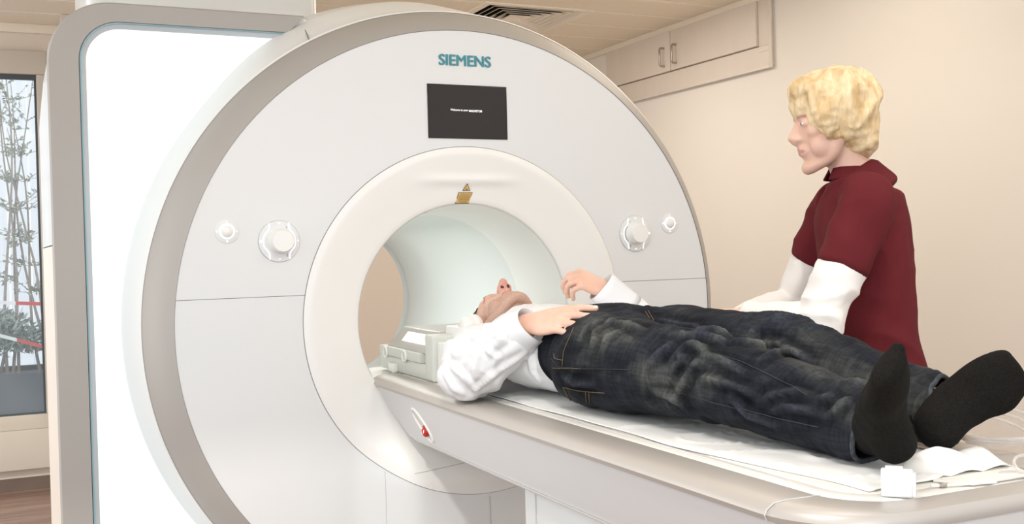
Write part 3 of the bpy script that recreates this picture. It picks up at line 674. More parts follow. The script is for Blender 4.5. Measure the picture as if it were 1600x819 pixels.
# emergency stop set in an oval recess of the skirt
def skx(z): t_ = (-.400 - z) / .138; return AXX - (.299 - .058 * t_)
P0, P1 = np.array([2.768, -.441]), np.array([2.702, -.522])
mid = (P0 + P1) / 2; ln = np.linalg.norm(P1 - P0) / 2; dr = nrm(P1 - P0); nr = np.array([-dr[1], dr[0]])
def oval(k, off, n=40):
    out = []
    for q in np.linspace(0, 2 * PI, n, endpoint=False):
        p = mid + dr * math.cos(q) * ln * k + nr * math.sin(q) * (.026 * k); out.append((skx(p[1]) - off, p[0], p[1]))
    return out
es = thing('emergency_stop', 'red emergency stop button in an oval white recess on the table side', 'emergency button', (skx(-.48), 2.6, -.48))
G().tube(oval(1.0, .001), .0042, 8, close=True).build('recess_rim', RINGW, es)
g = G(); g.loft([oval(.97, .0015), oval(.90, .0008), oval(.01, .0006)], cap=False); g.build('recess', COILW, es, ang=60)
pc = mid + dr * ln * .34; cxs = skx(pc[1]); g = G(); g.ell((cxs - .002, pc[0], pc[1]), (.012, .0165, .0175)); g.build('button', RED, es)
g = G()
for k in range(3):
    a0 = k * 2.09 + .6; g.tube([(cxs - .0118, pc[0] + .008 * math.cos(a), pc[1] + .008 * math.sin(a)) for a in np.linspace(a0, a0 + 1.1, 7)], .0012, 5)
g.build('turn_mark', LIT, es)

# ------------------------------------------------------------------ labels on the surround (follow its surface)
def surf_pts(poly, mesh_bvh, off):
    out = []
    for (x_, z_) in poly:
        h = mesh_bvh.ray_cast(Vector((x_, 1.5, z_)), Vector((0, 1, 0)), 3)[0]
        out.append((x_, h.y - off, z_))
    return out
_sur = [o for o in bpy.data.objects if o.name == 'bore_surround'][0]
_b = BVHTree.FromPolygons([v.co for v in _sur.data.vertices], [p.vertices for p in _sur.data.polygons])
def decal(poly, off, m, name, parent):
    a = surf_pts(poly, _b, off); c = surf_pts([tuple(np.mean(np.array(poly), 0))], _b, off)[0]; n = len(a)
    b2 = [(p[0], p[1] + .0006, p[2]) for p in a]
    return G().add(a + b2, [tuple(range(n)), tuple(range(n, 2 * n))[::-1]] + [(k, (k + 1) % n, n + (k + 1) % n, n + k) for k in range(n)]).build(name, m, parent, smooth=False)
def trp(cx, cz, s): return [(cx - s * .95, cz - s * .62), (cx + s * .95, cz - s * .62), (cx, cz + s * 1.0)]
decal(trp(1.2785, .182, .0135), .0022, BLACK, 'border', lt); decal(trp(1.2785, .1818, .0105), .0030, YEL, 'face', lt)
decal([(1.2785 + .0034 * math.cos(q), .1798 + .0034 * math.sin(q)) for q in np.linspace(0, 2 * PI, 12, endpoint=False)], .0038, BLACK, 'burst', lt)
def par(x0, x1, z0, z1, sh): return [(x0, z0), (x1, z0), (x1 + sh, z1), (x0 + sh, z1)]
decal(par(1.2445, 1.2915, .1350, .1690, .0085), .0022, BLACK, 'border', wl); decal(par(1.2462, 1.2898, .1367, .1673, .0080), .0030, YEL, 'face', wl)
for k in range(5):
    zz = .1390 + k * .0057; sh = .0085 * (zz - .135) / .036; wd_ = [.013, .017, .0185, .0185, .016][k]
    decal(par(1.2685 + sh - wd_, 1.2685 + sh + wd_, zz, zz + .0032, .0008), .0036, YINK, 'print_line', wl)
dt = decal([(1.1835, .1085), (1.1885, .1125), (1.192, .1135), (1.1895, .1098)], .002, INK, 'small_sensor', None); tag(dt, 'tiny dark sensor mark at the top left of the bore edge', 'sensor')

# ------------------------------------------------------------------ head coil on the table inside the bore
hc = thing('head_coil', 'pale head and neck coil base on the table inside the bore', 'head coil', (1.27, 3.0, -.37))
ZT = -.377
g = G(); g.box(1.075, 1.48, 2.86, 3.275, ZT, -.332); g.build('base_plate', COILW, hc, bevel=.006)
g = G(); g.box(1.07, 1.485, 2.90, 3.27, -.332, -.303); g.build('base_ledge', COILW, hc, bevel=.005)
for yy in (3.205, 3.03):
    gg = G(); gg.tube([(1.068, yy + .016 * math.cos(q), -.321 + .016 * math.sin(q)) for q in np.linspace(0, 2 * PI, 20, endpoint=False)], .0035, 6, close=True); gg.build('release_catch', RINGW, hc)
G().box(1.062, 1.075, 3.11, 3.165, ZT, -.350).build('release_catch', RINGW, hc, bevel=.003)
def wedge(x0, x1, y0, y1, z0, z1, dx, dy):
    return G().add([(x0, y0, z0), (x1, y0, z0), (x1, y1, z0), (x0, y1, z0), (x0 + dx, y0 + dy, z1), (x1 - dx, y0 + dy, z1), (x1 - dx, y1 - dy, z1), (x0 + dx, y1 - dy, z1)], [(0, 3, 2, 1), (4, 5, 6, 7), (0, 1, 5, 4), (1, 2, 6, 5), (2, 3, 7, 6), (3, 0, 4, 7)])
wedge(1.078, 1.478, 2.86, 3.222, -.303, -.243, .050, .028).build('sloped_cover', COILG, hc, bevel=.005)
gl_ = G(); gl_.obox((1.098, 2.985, -.2665), [(0, 1, 0), (.64, 0, .77), (-.77, 0, .64)], (.115, .017, .0015)); gl_.build('painted_highlight', LIT, hc, bevel=.001)  # glowing strip that paints the glossy highlight on the sloped cover
for (a, b, c, d, e, f_) in ((1.072, 1.16, 2.80, 2.865, ZT, -.245), (1.085, 1.17, 2.70, 2.80, ZT, -.262), (1.10, 1.45, 2.66, 2.90, ZT, -.315), (1.135, 1.22, 2.74, 2.86, -.315, -.222), (1.39, 1.48, 2.72, 2.88, ZT, -.25)):
    G().box(a, b, c, d, e, f_).build('support_block', COILW if c > 2.75 else RINGW, hc, bevel=.008, seg=3)
G().box(1.165, 1.40, 2.68, 2.93, -.318, -.300).build('head_cushion', RINGW, hc, bevel=.008, seg=3)

# ================================================================== PEOPLE
def rotm(axis, a):
    axis = nrm(axis); K = np.array([[0, -axis[2], axis[1]], [axis[2], 0, -axis[0]], [-axis[1], axis[0], 0]])
    return np.eye(3) + math.sin(a) * K + (1 - math.cos(a)) * K @ K
def hand(W, D, N, S, curls, spread=1.0, scale=1.0, thumb=(.6, .25, .3), lens=(.072, .080, .074, .058), palm_l=.095, trad=1.0):
    """W wrist, D towards the fingers, N back-of-hand normal, S thumb side. curls: three joint angles for each finger.
    Returns closed pieces and fingertip info (tip, direction, normal)."""
    W = np.array(W, float); D = nrm(D); N = nrm(np.array(N) - D * (np.dot(N, D))); S = nrm(np.array(S) - D * np.dot(S, D) - N * np.dot(S, N))
    k = scale; out = []; tips = []
    g = G(); g.limb([W - D * .02 * k, W + D * .02 * k, W + D * .055 * k, W + D * palm_l * .93 * k], [(.026 * k, .019 * k), (.033 * k, .018 * k), (.041 * k, .016 * k), (.040 * k, .0125 * k)], up=N, n=24); out.append(g)
    offs = (.031, .0105, -.0105, -.030); drop = (.004, 0, .004, .012); rad = (.0088, .0092, .0087, .0077)
    for i in range(4):
        base = W + D * (palm_l - drop[i]) * k + S * offs[i] * k * 1.0 + N * .001 * k
        d = rotm(N, (.0 + (.5 - i / 3) * .16 * spread) * (1 if np.dot(np.cross(N, D), S) > 0 else -1)) @ D
        ax = np.cross(d, N); P = [base - d * .03 * k, base]; R = [rad[i] * k * 1.15, rad[i] * k * 1.18]
        # curling towards the palm (-N)
        sgn = 1 if np.dot(rotm(ax, .1) @ d, N) < 0 else -1; n_ = N.copy(); cur = d
        for j, seg in enumerate((.46, .30, .24)):
            Rm = rotm(ax, sgn * curls[i][j]); cur = Rm @ cur; n_ = Rm @ n_
            q = P[-1] + cur * lens[i] * seg * k; P.append((P[-1] + q) / 2); R.append(rad[i] * k * (.94, .88, .84)[j]); P.append(q); R.append(rad[i] * k * (1.0, .92, .70)[j])
        g = G(); g.limb(P, R, up=N, n=14, sub=3, capk=.7); out.append(g); tips.append((P[-1], cur, n_, rad[i] * k * .7))
    # thumb: from the side of the palm near its base
    side = rotm(N, 0) @ S; b0 = W + D * .022 * k + S * .020 * k - N * .006 * k
    d = nrm(D * math.cos(thumb[0]) + S * math.sin(thumb[0]) - N * thumb[1])
    d2 = nrm(d + D * thumb[2] - S * thumb[2] * .5)
    P = [b0, b0 + d * .040 * k, b0 + d * .040 * k + d2 * .032 * k, b0 + d * .040 * k + d2 * .058 * k]
    g = G(); g.limb(P, [.0155 * k * trad, .0125 * k, .0105 * k, .0082 * k], up=N, n=16, sub=4, capk=.7); out.append(g)
    tips.append((P[-1], d2, nrm(N + S * .6), .009 * k))
    return out, tips
def nail(parent, tips, m):
    for (p, d, n_, r) in tips:
        n2 = nrm(n_ - d * np.dot(n_, d)); s_ = np.cross(d, n2); c = p + n2 * (r * .88) - d * .003
        g = G(); g.ell(c, (r * .72, r * 1.05, r * .22), (s_, d, n2), 12, 6); g.build('fingernail', m, parent)
NAIL = mat('fingernail', (.80, .58, .50), .3, noise=(40, (.83, .62, .54)))

def head_parts(O, U, Fd, k=1.0, female=False):
    """O skull centre, U crown direction, Fd face direction"""
    U = nrm(U); Fd = nrm(np.array(Fd) - U * np.dot(Fd, U)); R = np.cross(Fd, U); O = np.array(O, float)
    def p(r, f, u): return O + (R * r + Fd * f + U * u) * k
    A = (R, Fd, U); out = []
    def E(c, r, rot=None): g = G(); g.ell(p(*c), np.array(r) * k, A, 24, 14); out.append(g)
    E((0, -.015, .028), (.074, .094, .086)); E((0, .028, -.022), (.060, .060, .080)); E((0, .045, .035), (.054, .042, .045))
    jw = .044 if female else .050
    for s in (-1, 1):
        g = G(); g.limb([p(s * .060, .0, -.045), p(s * jw, .022, -.085), p(s * .022, .062, -.108), p(0, .072, -.112)], [.016, .017, .016, .016], up=Fd, n=14); out.append(g)
        E((s * .040, .055, -.022), (.021, .020, .020)); E((s * .031, .0735, .002), (.0165, .0125, .0105)); E((s * .043, .040, -.058), (.021, .032, .034))
        E((s * (.0115 if female else .0135), .092 if female else .099, -.036), (.0080, .0105, .0080) if female else (.0090, .0145, .0095))
        E((0, .090, -.040), (.012, .018, .013))
        E((s * .078, -.012, -.012), (.008, .017, .030)); E((s * .072, -.004, -.014), (.010, .012, .022))
    E((0, .040, -.075), (.043, .042, .040)); E((0, .070, -.107), (.021, .017, .016)); E((0, .078, .020), (.045, .013, .010))
    g = G(); g.limb([p(0, .080, .010), p(0, .094 if female else .100, -.012), p(0, .105 if female else .118, -.031)], [.0085, .0092, .0102] if female else [.0090, .0110, .0122], up=Fd, n=14); out.append(g)
    E((0, .0815, -.060), (.024, .0115, .0075)); E((0, .0800, -.0735), (.021, .0115, .0078)); E((0, .074, -.066), (.030, .014, .018))
    return out, p, A
def paint(me, rules):
    """rules: list of (material index, function(co)->bool mask) on face centres"""
    n = len(me.polygons); c = np.empty(n * 3); me.polygons.foreach_get('center', c); c = c.reshape(-1, 3); idx = np.zeros(n, int)
    for k, fn in rules: idx[fn(c)] = k
    me.polygons.foreach_set('material_index', idx.astype(np.int32))
def finish(me, name, mats, parent=None):
    for m in mats: me.materials.append(m)
    me.polygons.foreach_set('use_smooth', np.ones(len(me.polygons), bool))
    o = bpy.data.objects.new(name, me); COL.objects.link(o)
    if parent: o.parent = parent
    return o

# ------------------------------------------------------------------ the sheet under him
def ztop(x, y):
    n = vnoise(np.array([[x * 14, y * 7, 0.3]]))[0] + .5 * vnoise(np.array([[x * 40, y * 22, 1.3]]))[0]
    r = abs(vnoise(np.array([[x * 5 + y * 9, y * 3 - x * 4, 5.1]]))[0])
    return -.3735 + .0010 * n + .0045 * max(0, .12 - r) / .12
def sheet_edge(y): return .176 - .035 * float(sstep(np.array(-y), -1.7, -1.25)) + .004 * math.sin(y * 9) + .002 * math.sin(y * 23 + 1)
g = G()
def shf(u, v):
    y = 1.20 + u * 1.62; e0 = AXX - sheet_edge(y); e1 = AXX + sheet_edge(y + 2); x = e0 + (e1 - e0) * v
    z = ztop(x, y); z = -.3760 + (z + .3760) * float(sstep(np.array(min(v, 1 - v)), 0, .08))
    if y < 1.36:                                                 # foot end rucked up into folds
        q = (1.36 - y) / .16; z += (.022 * math.exp(-((q - .55) / .22) ** 2) * (.5 + .8 * abs(math.sin(x * 17 + 1))) + .006 * abs(math.sin(x * 40 + y * 30)) * q) * float(sstep(np.array(x), AXX - .02, AXX + .09))
    return (x, y, float(z))
g.grid(shf, 150, 60); sh = g.build('paper_sheet', SHEET, None, ang=180)
md = sh.modifiers.new('t', 'SOLIDIFY'); md.thickness = .0015; md.offset = -1
tag(sh, 'crumpled white paper sheet spread over the patient table under the lying man', 'sheet')

# ------------------------------------------------------------------ lying man
ZS = -.368                                    # surface he lies on
mp_ = dict(pelvis=np.array([1.305, 2.10, -.255]))
def legpath(side):
    if side < 0: return [(1.205, 2.14, -.262), (1.198, 2.00, -.262), (1.215, 1.85, -.265), (1.230, 1.70, -.262), (1.250, 1.55, -.282), (1.272, 1.40, -.302), (1.283, 1.315, -.312)]
    return [(1.395, 2.12, -.255), (1.410, 1.98, -.250), (1.430, 1.84, -.248), (1.447, 1.70, -.250), (1.455, 1.57, -.268), (1.460, 1.44, -.292), (1.458, 1.340, -.308)]
LR = [.098, .095, .082, .066, .062, .052, .050]
def torso_pts(k=0.0): return [(1.275, 2.62, -.262), (1.277, 2.50, -.262), (1.280, 2.38, -.258), (1.285, 2.25, -.256), (1.297, 2.12, -.256), (1.302, 2.04, -.262)]
TR = [(.150, .070), (.182, .096), (.180, .104), (.168, .104), (.172, .104), (.160, .092)]
SHR, ELR, WRR = np.array([1.128, 2.59, -.272]), np.array([1.000, 2.395, -.316]), np.array([1.103, 2.240, -.184])
SHL, ELL, WRL = np.array([1.435, 2.60, -.262]), np.array([1.560, 2.34, -.300]), np.array([1.412, 2.385, -.126])
HO = np.array([1.272, 2.765, -.222]); HU = nrm([.0, .97, -.10]); HF = nrm([-.02, .10, .99])
hp_, hpf, HA = head_parts(HO, HU, HF, 1.0)
parts = list(hp_)
g = G(); g.limb([HO + HU * -.03 - HF * .02, (1.273, 2.66, -.250), (1.275, 2.58, -.262)], [.056, .055, .062], up=(0, 0, 1)); parts.append(g)
sl = lambda R, d: [tuple(max(q - d, .01) for q in (r if hasattr(r, '__len__') else (r, r))) for r in R]
g = G(); g.limb(torso_pts(), sl(TR, .014), up=(0, 0, 1), n=30); parts.append(g)
for s in (-1, 1):
    g = G(); g.limb(legpath(s), sl(LR, .014), up=(0, 0, 1)); parts.append(g)
def foot_parts(heel, toe, sole, k=1.0, grow=0.0):  # k widens the sole
    """heel centre, toe centre, sole normal (pointing out of the sole)"""
    heel, toe = np.array(heel, float), np.array(toe, float); d = nrm(toe - heel); up = nrm(-np.array(sole) + d * np.dot(sole, d)); L = np.linalg.norm(toe - heel)
    out = []
    g = G(); g.limb([heel, heel + d * L * .25 + up * .016, heel + d * L * .5 + up * .014, heel + d * L * .78 + up * .002, heel + d * L * .98], [(.034 * k + grow, .034 + grow), (.036 * k + grow, .038 + grow), (.041 * k + grow, .031 + grow), (.048 * k + grow, .024 + grow), (.040 * k + grow, .018 + grow)], up=up, n=24); out.append(g)
    return out, d, up
FR = dict(heel=(1.262, 1.272, -.326), toe=(1.150, 1.165, -.190), sole=(.40, -.86, -.25), ank=(1.283, 1.335, -.305))
FL = dict(heel=(1.408, 1.318, -.322), toe=(1.520, 1.262, -.232), sole=(-.50, -.80, -.30), ank=(1.460, 1.385, -.305))
for fd in (FR, FL):
    o_, d_, u_ = foot_parts(fd['heel'], fd['toe'], fd['sole'], grow=-.004); parts += o_
    h = np.array(fd['heel']); g = G(); g.limb([fd['ank'], (np.array(fd['ank']) + h) / 2 + u_ * .012, h + d_ * .05 + u_ * .015], [.036, .036, .030], up=u_); parts.append(g)
# arms
for (a, b, c) in ((SHR, ELR, WRR), (SHL, ELL, WRL)):
    g = G(); g.limb([a, (a + b) / 2, b], [.044, .042, .034], up=(0, 0, 1)); parts.append(g)
    g = G(); g.limb([b, b + (c - b) * .35, c], [.034, .035, .026], up=(0, 0, 1)); parts.append(g)
# right hand flat on the hip, fingers towards the belt buckle
HRD = nrm(np.array([.070, -.180, .022])); WRR = WRR + np.array([-.002, -.004, .003]); HRN = np.array([-.55, -.35, .75]); 
hr, tipsR = hand(WRR, HRD, HRN, np.cross(HRN, HRD), [(.10, .16, .1), (.12, .16, .1), (.16, .18, .1), (.18, .22, .15)], spread=1.5, thumb=(.35, .45, .3), scale=1.06)
parts += hr
# left hand loosely curled on the belly
#
HLD = nrm([-.85, .25, .40])
hl, tipsL = hand(WRL, HLD, (-.30, -.40, .85), (.2, .9, .1), [(.75, 1.0, .5), (.75, 1.05, .5), (.8, 1.05, .5), (.85, 1.0, .5)], spread=1.5, thumb=(.55, .75, .2), scale=1.0)
parts += hl
body = blob(parts, .0036, 3)
C = getco(body); 
nost = [hpf(s * .0095, .106, -.0445) for s in (-1, 1)]
def near(c, p, r): return ((c - p) ** 2).sum(1) < r * r
def loc(c): q = c - HO; return np.stack([q @ HA[0], q @ HA[1], q @ HA[2]], 1)
for s, pnt in zip((-1, 1), nost):
    ax = nrm(-HU * .8 + HF * .35 + HA[0] * s * .2); d = C - pnt; wgt = np.exp(-(np.sum(d * d, 1) / .0040 ** 2)); C += np.outer(wgt * .006, -ax * -1 * -1)
# closed eyelid crease and smile folds
L_ = loc(C); No = getno(body)
for s in (-1, 1):
    crease = np.exp(-((L_[:, 0] - s * .031) / .014) ** 4) * np.exp(-((L_[:, 2] + .006) / .0022) ** 2) * (L_[:, 1] > .04)
    C -= No * (crease * .0016)[:, None]
C -= No * (np.exp(-((L_[:, 2] + .0668) / .0018) ** 2) * (np.abs(L_[:, 0]) < .024) * (L_[:, 1] > .05) * .0025)[:, None]
setco(body, C)
def r_stub(c): q = loc(c); n_ = vnoise(c * 60) * .010 + vnoise(c * 260) * .012; return (q[:, 2] + n_ < -.050) & (q[:, 2] > -.150) & (q[:, 1] > -.02) & (np.abs(q[:, 0]) < .09) & ~((q[:, 2] > -.062 + np.abs(q[:, 0]) * .2) & (np.abs(q[:, 0]) > .035) & (q[:, 1] > .06))
def r_lip(c): q = loc(c); return (np.abs(q[:, 2] + .0668) < .0095 - np.abs(q[:, 0]) * .28) & (np.abs(q[:, 0]) < .023) & (q[:, 1] > .07)
def r_nose(c): q = loc(c); return (q[:, 1] > .092) & (q[:, 2] < -.012) & (q[:, 2] > -.05)
def r_nost(c): return near(c, nost[0], .0058) | near(c, nost[1], .0058)
def r_brow(c): q = loc(c); return (np.abs(q[:, 2] - .0205 + (np.abs(q[:, 0]) - .03) ** 2 * 8) < .0034) & (np.abs(q[:, 0]) > .014) & (np.abs(q[:, 0]) < .044) & (q[:, 1] > .05)
def r_hair(c): q = loc(c); return ((q[:, 2] > .055) & (q[:, 1] < .085)) | ((q[:, 1] < -.012) & (q[:, 2] > -.055) & (q[:, 2] < .2) & (np.abs(q[:, 0]) < .076))
paint(body, [(1, r_stub), (3, r_nose), (2, r_lip), (5, r_brow), (4, r_nost)])
man = finish(body, 'person', [SKIN, STUB, LIP, SKINP, NOST, BROW])
tag(man, 'man in white shirt, dark jeans and black socks lying on the patient table', 'person')
nail(man, tipsR[:4], NAIL); nail(man, tipsL[:4], NAIL)
g = G(); g.ell(HO + HA[0] * 0 + HU * .036 - HF * .018, (.0795, .096, .086), HA, 28, 16)
hm = blob([g], .006, 1); hc_ = getco(hm); q = loc(hc_); hc_ += getno(hm) * (vnoise(hc_ * 120) * .0015)[:, None]
bm = bmesh.new(); setco(hm, hc_); bm.from_mesh(hm)
bmesh.ops.bisect_plane(bm, geom=bm.verts[:] + bm.edges[:] + bm.faces[:], plane_co=tuple(HO + HF * .018), plane_no=tuple(nrm(HF - HU * .55)), clear_outer=True); bm.to_mesh(hm); bm.free()
finish(hm, 'hair', [MHAIR], man)

# jeans: pelvis and legs, loose cloth
jp = []
g = G(); g.limb([(1.290, 2.235, -.258), (1.297, 2.15, -.256), (1.302, 2.06, -.262), (1.303, 2.00, -.270)], [(.176, .113), (.184, .115), (.188, .105), (.170, .080)], up=(0, 0, 1), n=36, capk=.15); jp.append(g)
JR = [(.108, .104), (.104, .101), (.093, .090), (.080, .078), (.078, .074), (.066, .062), (.063, .060)]
JL = [(.105, .104), (.100, .100), (.090, .088), (.076, .076), (.074, .070), (.062, .058), (.060, .056)]
for s, JJ in ((-1, JR), (1, JL)):
    g = G(); g.limb(legpath(s), JJ, up=(0, 0, 1), n=30, capk=.12); jp.append(g)
jeans = blob(jp, .0055, 5); C = getco(jeans); N = getno(jeans)
def kw(P, c, s): return gauss(P, c, s)
amp = np.zeros(len(C))
knR, knL = (1.230, 1.735, -.225), (1.447, 1.74, -.215)
base = ridge(np.stack([C[:, 0] * 9 + C[:, 1] * 5, C[:, 1] * 13 + C[:, 2] * 10, C[:, 2] * 9], 1))
fine = ridge(np.stack([C[:, 0] * 20 - C[:, 1] * 12, C[:, 1] * 30 + C[:, 0] * 12, C[:, 2] * 20], 1))
kne = kw(C, knR, (.10, .10, .13)) + kw(C, knL, (.10, .10, .13))
ank = kw(C, (1.28, 1.36, -.3), (.12, .07, .1)) + kw(C, (1.465, 1.40, -.3), (.12, .07, .1))
hipf = kw(C, (1.30, 2.06, -.15), (.2, .07, .12)) + kw(C, (1.14, 2.05, -.25), (.08, .14, .12)) * .6
dsp = base * (.0028 + .0120 * kne + .0065 * ank + .0065 * hipf) + fine * (.0014 + .0050 * kne + .0032 * ank + .0024 * hipf)
# cross folds at the knee, slack fold along the thigh front
dsp += .011 * kne * np.maximum(0, np.sin((C[:, 1] * 1.0 + (C[:, 0] - 1.3) * .55 + C[:, 2] * .35) * 95)) ** 2
dsp += .005 * kw(C, (1.26, 1.93, -.16), (.10, .16, .05)) * np.sin((C[:, 0] * 1.0 - C[:, 1] * .35) * 60)
C = C + N * dsp[:, None]; C[:, 2] = np.maximum(C[:, 2], ZS + .001 + 0 * C[:, 2])
setco(jeans, C)
def fold(me, lines, hgt, wid, mode=1):
    C = getco(me); N = getno(me); Bt = BVHTree.FromPolygons([v.co for v in me.vertices], [p.vertices for p in me.polygons]); tot = np.zeros(len(C))
    for L in lines:
        k = L[0] if not hasattr(L[0], '__len__') else 1.0; P = np.array([q for q in L if hasattr(q, '__len__')], float); W3 = []
        for t in np.linspace(0, len(P) - 1, 8 * (len(P) - 1) + 1):
            i = min(int(t), len(P) - 2); uv = P[i] * (1 - (t - i)) + P[i + 1] * (t - i); h = Bt.ray_cast(Vector((0, 0, 0)), Vector(ray(*uv)).normalized(), 6)[0]
            if h is not None: W3.append(np.array(h))
        if len(W3) < 3: continue
        W3 = np.array(W3); m = len(W3); d2 = np.full(len(C), 9.); idx = np.zeros(len(C), int)
        lo, hi = W3.min(0) - .06, W3.max(0) + .06; sel = np.where(((C > lo) & (C < hi)).all(1))[0]
        D = ((C[sel][:, None, :] - W3[None]) ** 2).sum(2); idx[sel] = D.argmin(1); d2[sel] = D.min(1)
        env = np.sin(np.clip((idx + 1) / (m + 1), 0, 1) * PI) ** .5; d = np.sqrt(d2)
        tot += k * env * (np.exp(-(d / wid) ** 2) - .55 * np.exp(-((d - 2.1 * wid) / wid) ** 2))
    setco(me, C + N * (np.clip(tot, -1.2, 1.4) * hgt)[:, None]); return tot
JF = [[(952, 501), (990, 509), (1005, 517)], [(1058, 540), (1081, 534), (1099, 545), (1105, 553)], [(1049, 557), (1061, 551), (1065, 563), (1052, 572)],
      [(1073, 569), (1093, 557), (1116, 557), (1137, 566), (1160, 584)], [(1070, 598), (1075, 578), (1090, 569), (1111, 567)], [(1017, 563), (1031, 551), (1052, 537)],
      [(1055, 622), (1064, 604), (1074, 587)], [(1023, 613), (1049, 622), (1072, 639)], [.5, (938, 498), (914, 513), (903, 537)], [.5, (964, 496), (929, 516), (923, 551)], [.45, (982, 507), (947, 528), (935, 560)],
      [(1152, 531), (1181, 537), (1200, 543)], [(1185, 563), (1210, 551), (1243, 553), (1261, 565)], [(1196, 533), (1229, 542), (1256, 556)],
      [(1178, 639), (1201, 620), (1243, 611), (1266, 620)], [(1275, 625), (1298, 620)], [(1196, 644), (1224, 634), (1256, 639), (1289, 648)], [(1303, 639), (1321, 625)],
      [(1030, 500), (1060, 508), (1100, 512)], [(1050, 523), (1090, 520), (1130, 530)], [(1100, 590), (1140, 600), (1180, 618)], [(880, 590), (900, 600), (930, 600)], [(1140, 620), (1170, 650), (1210, 665)]]
tot_ = fold(jeans, JF, .0105, .0080); fold_shading = .5 + .34 * np.clip(tot_, -1, 1.2) + dsp * 16  # light and shade of the folds, taken from fold height
thin = vnoise(np.stack([C[:, 0] * 60, C[:, 1] * 14, C[:, 2] * 60], 1)) * .07; fold_shading = np.clip(fold_shading + thin, 0, 1)
at_ = jeans.attributes.new('fold_shading', 'FLOAT', 'POINT'); at_.data.foreach_set('value', fold_shading.astype(np.float32)); C = getco(jeans); C[:, 2] = np.maximum(C[:, 2], ZS + .001); setco(jeans, C)
# open waist and hems
bm = bmesh.new(); bm.from_mesh(jeans)
def cutp(co, no):
    bmesh.ops.bisect_plane(bm, geom=bm.verts[:] + bm.edges[:] + bm.faces[:], plane_co=co, plane_no=no, clear_outer=True)
cutp((1.29, 2.205, -.256), tuple(nrm((0.06, 1, -.52))))
bm.to_mesh(jeans); bm.free()
def hemcut(me, co, no, xm, side):
    bm = bmesh.new(); bm.from_mesh(me); no = Vector(no).normalized(); co = Vector(co)
    dele = [f for f in bm.faces if ((f.calc_center_median().x - xm) * side > 0) and (f.calc_center_median() - co).dot(no) > 0 and f.calc_center_median().y < 1.6]
    bmesh.ops.delete(bm, geom=dele, context='FACES'); bm.to_mesh(me); bm.free()
HCR, HNR = (1.278, 1.325, -.310), (.25, -1, -.28); HCL, HNL = (1.458, 1.350, -.305), (.45, -1, .25)
hemcut(jeans, HCR, HNR, 1.375, -1); hemcut(jeans, HCL, HNL, 1.375, 1)
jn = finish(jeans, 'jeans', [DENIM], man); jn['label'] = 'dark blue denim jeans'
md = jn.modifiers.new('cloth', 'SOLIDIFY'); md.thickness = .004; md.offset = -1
JB = BVHTree.FromPolygons([v.co for v in jeans.vertices], [p.vertices for p in jeans.polygons])
def on_jeans(u, v):
    d = Vector(ray(u, v)).normalized(); h = JB.ray_cast(Vector((0, 0, 0)), d, 6); return None if h[0] is None else np.array(h[0] - d * .0005 + h[1] * (.0012 if h[1].dot(d) < 0 else -.0012))
def stitch(pts, name='stitching', m=STITCH, r=.0009, parent=None, n=26):
    P = np.array(pts, float); out = []
    seg = np.linspace(0, len(P) - 1, n)
    for t in seg:
        i = min(int(t), len(P) - 2); f = t - i; h = on_jeans(*(P[i] * (1 - f) + P[i + 1] * f))
        if h is not None and (not out or np.linalg.norm(h - out[-1]) < .08): out.append(h)
    if len(out) > 3: G().tube(out, r, 5).build(name, m, parent or jn)
stitch([(1008, 487), (1016, 500), (1022, 515), (1026, 524)]); stitch([(1012, 485), (1020, 499), (1027, 514)])
stitch([(897, 512), (889, 530), (881, 550), (879, 572)], r=.0010); stitch([(866, 553), (867, 560), (879, 563)])
stitch([(862, 560), (872, 573), (900, 576), (940, 577), (985, 578)], m=STITCHD)
stitch([(864, 575), (908, 576)], r=.0009)
stitch([(881, 606), (886, 616), (893, 627)], r=.0013); stitch([(880, 605), (900, 610), (925, 613), (945, 614)]); stitch([(916, 611), (916, 622), (917, 628)]); stitch([(921, 612), (921, 622), (922, 628)])
stitch([(1085, 618), (1110, 628), (1160, 640), (1220, 655), (1280, 668)], m=STITCHD)
stitch([(1130, 558), (1160, 566), (1200, 585), (1240, 605), (1262, 618)], r=.0010, n=40, m=STITCHD)
# hems at the ankles and the waistband
def rim(me, co, no, name, m, r, parent, lim, flat=1.0):
    bm = bmesh.new(); bm.from_mesh(me); be = [e for e in bm.edges if e.is_boundary and lim(e.verts[0].co)]
    adj = {}
    for e in be:
        a, b = e.verts; adj.setdefault(a.index, []).append(b.index); adj.setdefault(b.index, []).append(a.index)
    bm.verts.ensure_lookup_table()
    if not adj: return
    best = []
    seen = set()
    for st in adj:
        if st in seen: continue
        loop = [st]; seen.add(st)
        while True:
            nx = [q for q in adj[loop[-1]] if q not in seen]
            if not nx: break
            loop.append(nx[0]); seen.add(nx[0])
        if len(loop) > len(best): best = loop
    P = np.array([bm.verts[i].co for i in best]); bm.free()
    for _ in range(14): P = (np.roll(P, 1, 0) + P * 2 + np.roll(P, -1, 0)) / 4
    P = P[::2]; o = G().tube(P, r, 8, close=True).build(name, m, parent); return P
HEMM = mat('denim_hem', (.040, .046, .056), .9, spec=.1, noise=(90, (.075, .08, .088)))
rim(jeans, 0, 0, 'hem', HEMM, .0042, jn, lambda c: c.y < 1.6 and c.x < 1.375)
rim(jeans, 0, 0, 'hem', HEMM, .0042, jn, lambda c: c.y < 1.6 and c.x > 1.375)
rim(jeans, 0, 0, 'waistband', DENIM, .006, jn, lambda c: c.y > 2.0)
BELT = mat('dark_belt', (.02, .018, .018), .5, noise=(40, (.03, .027, .025)))

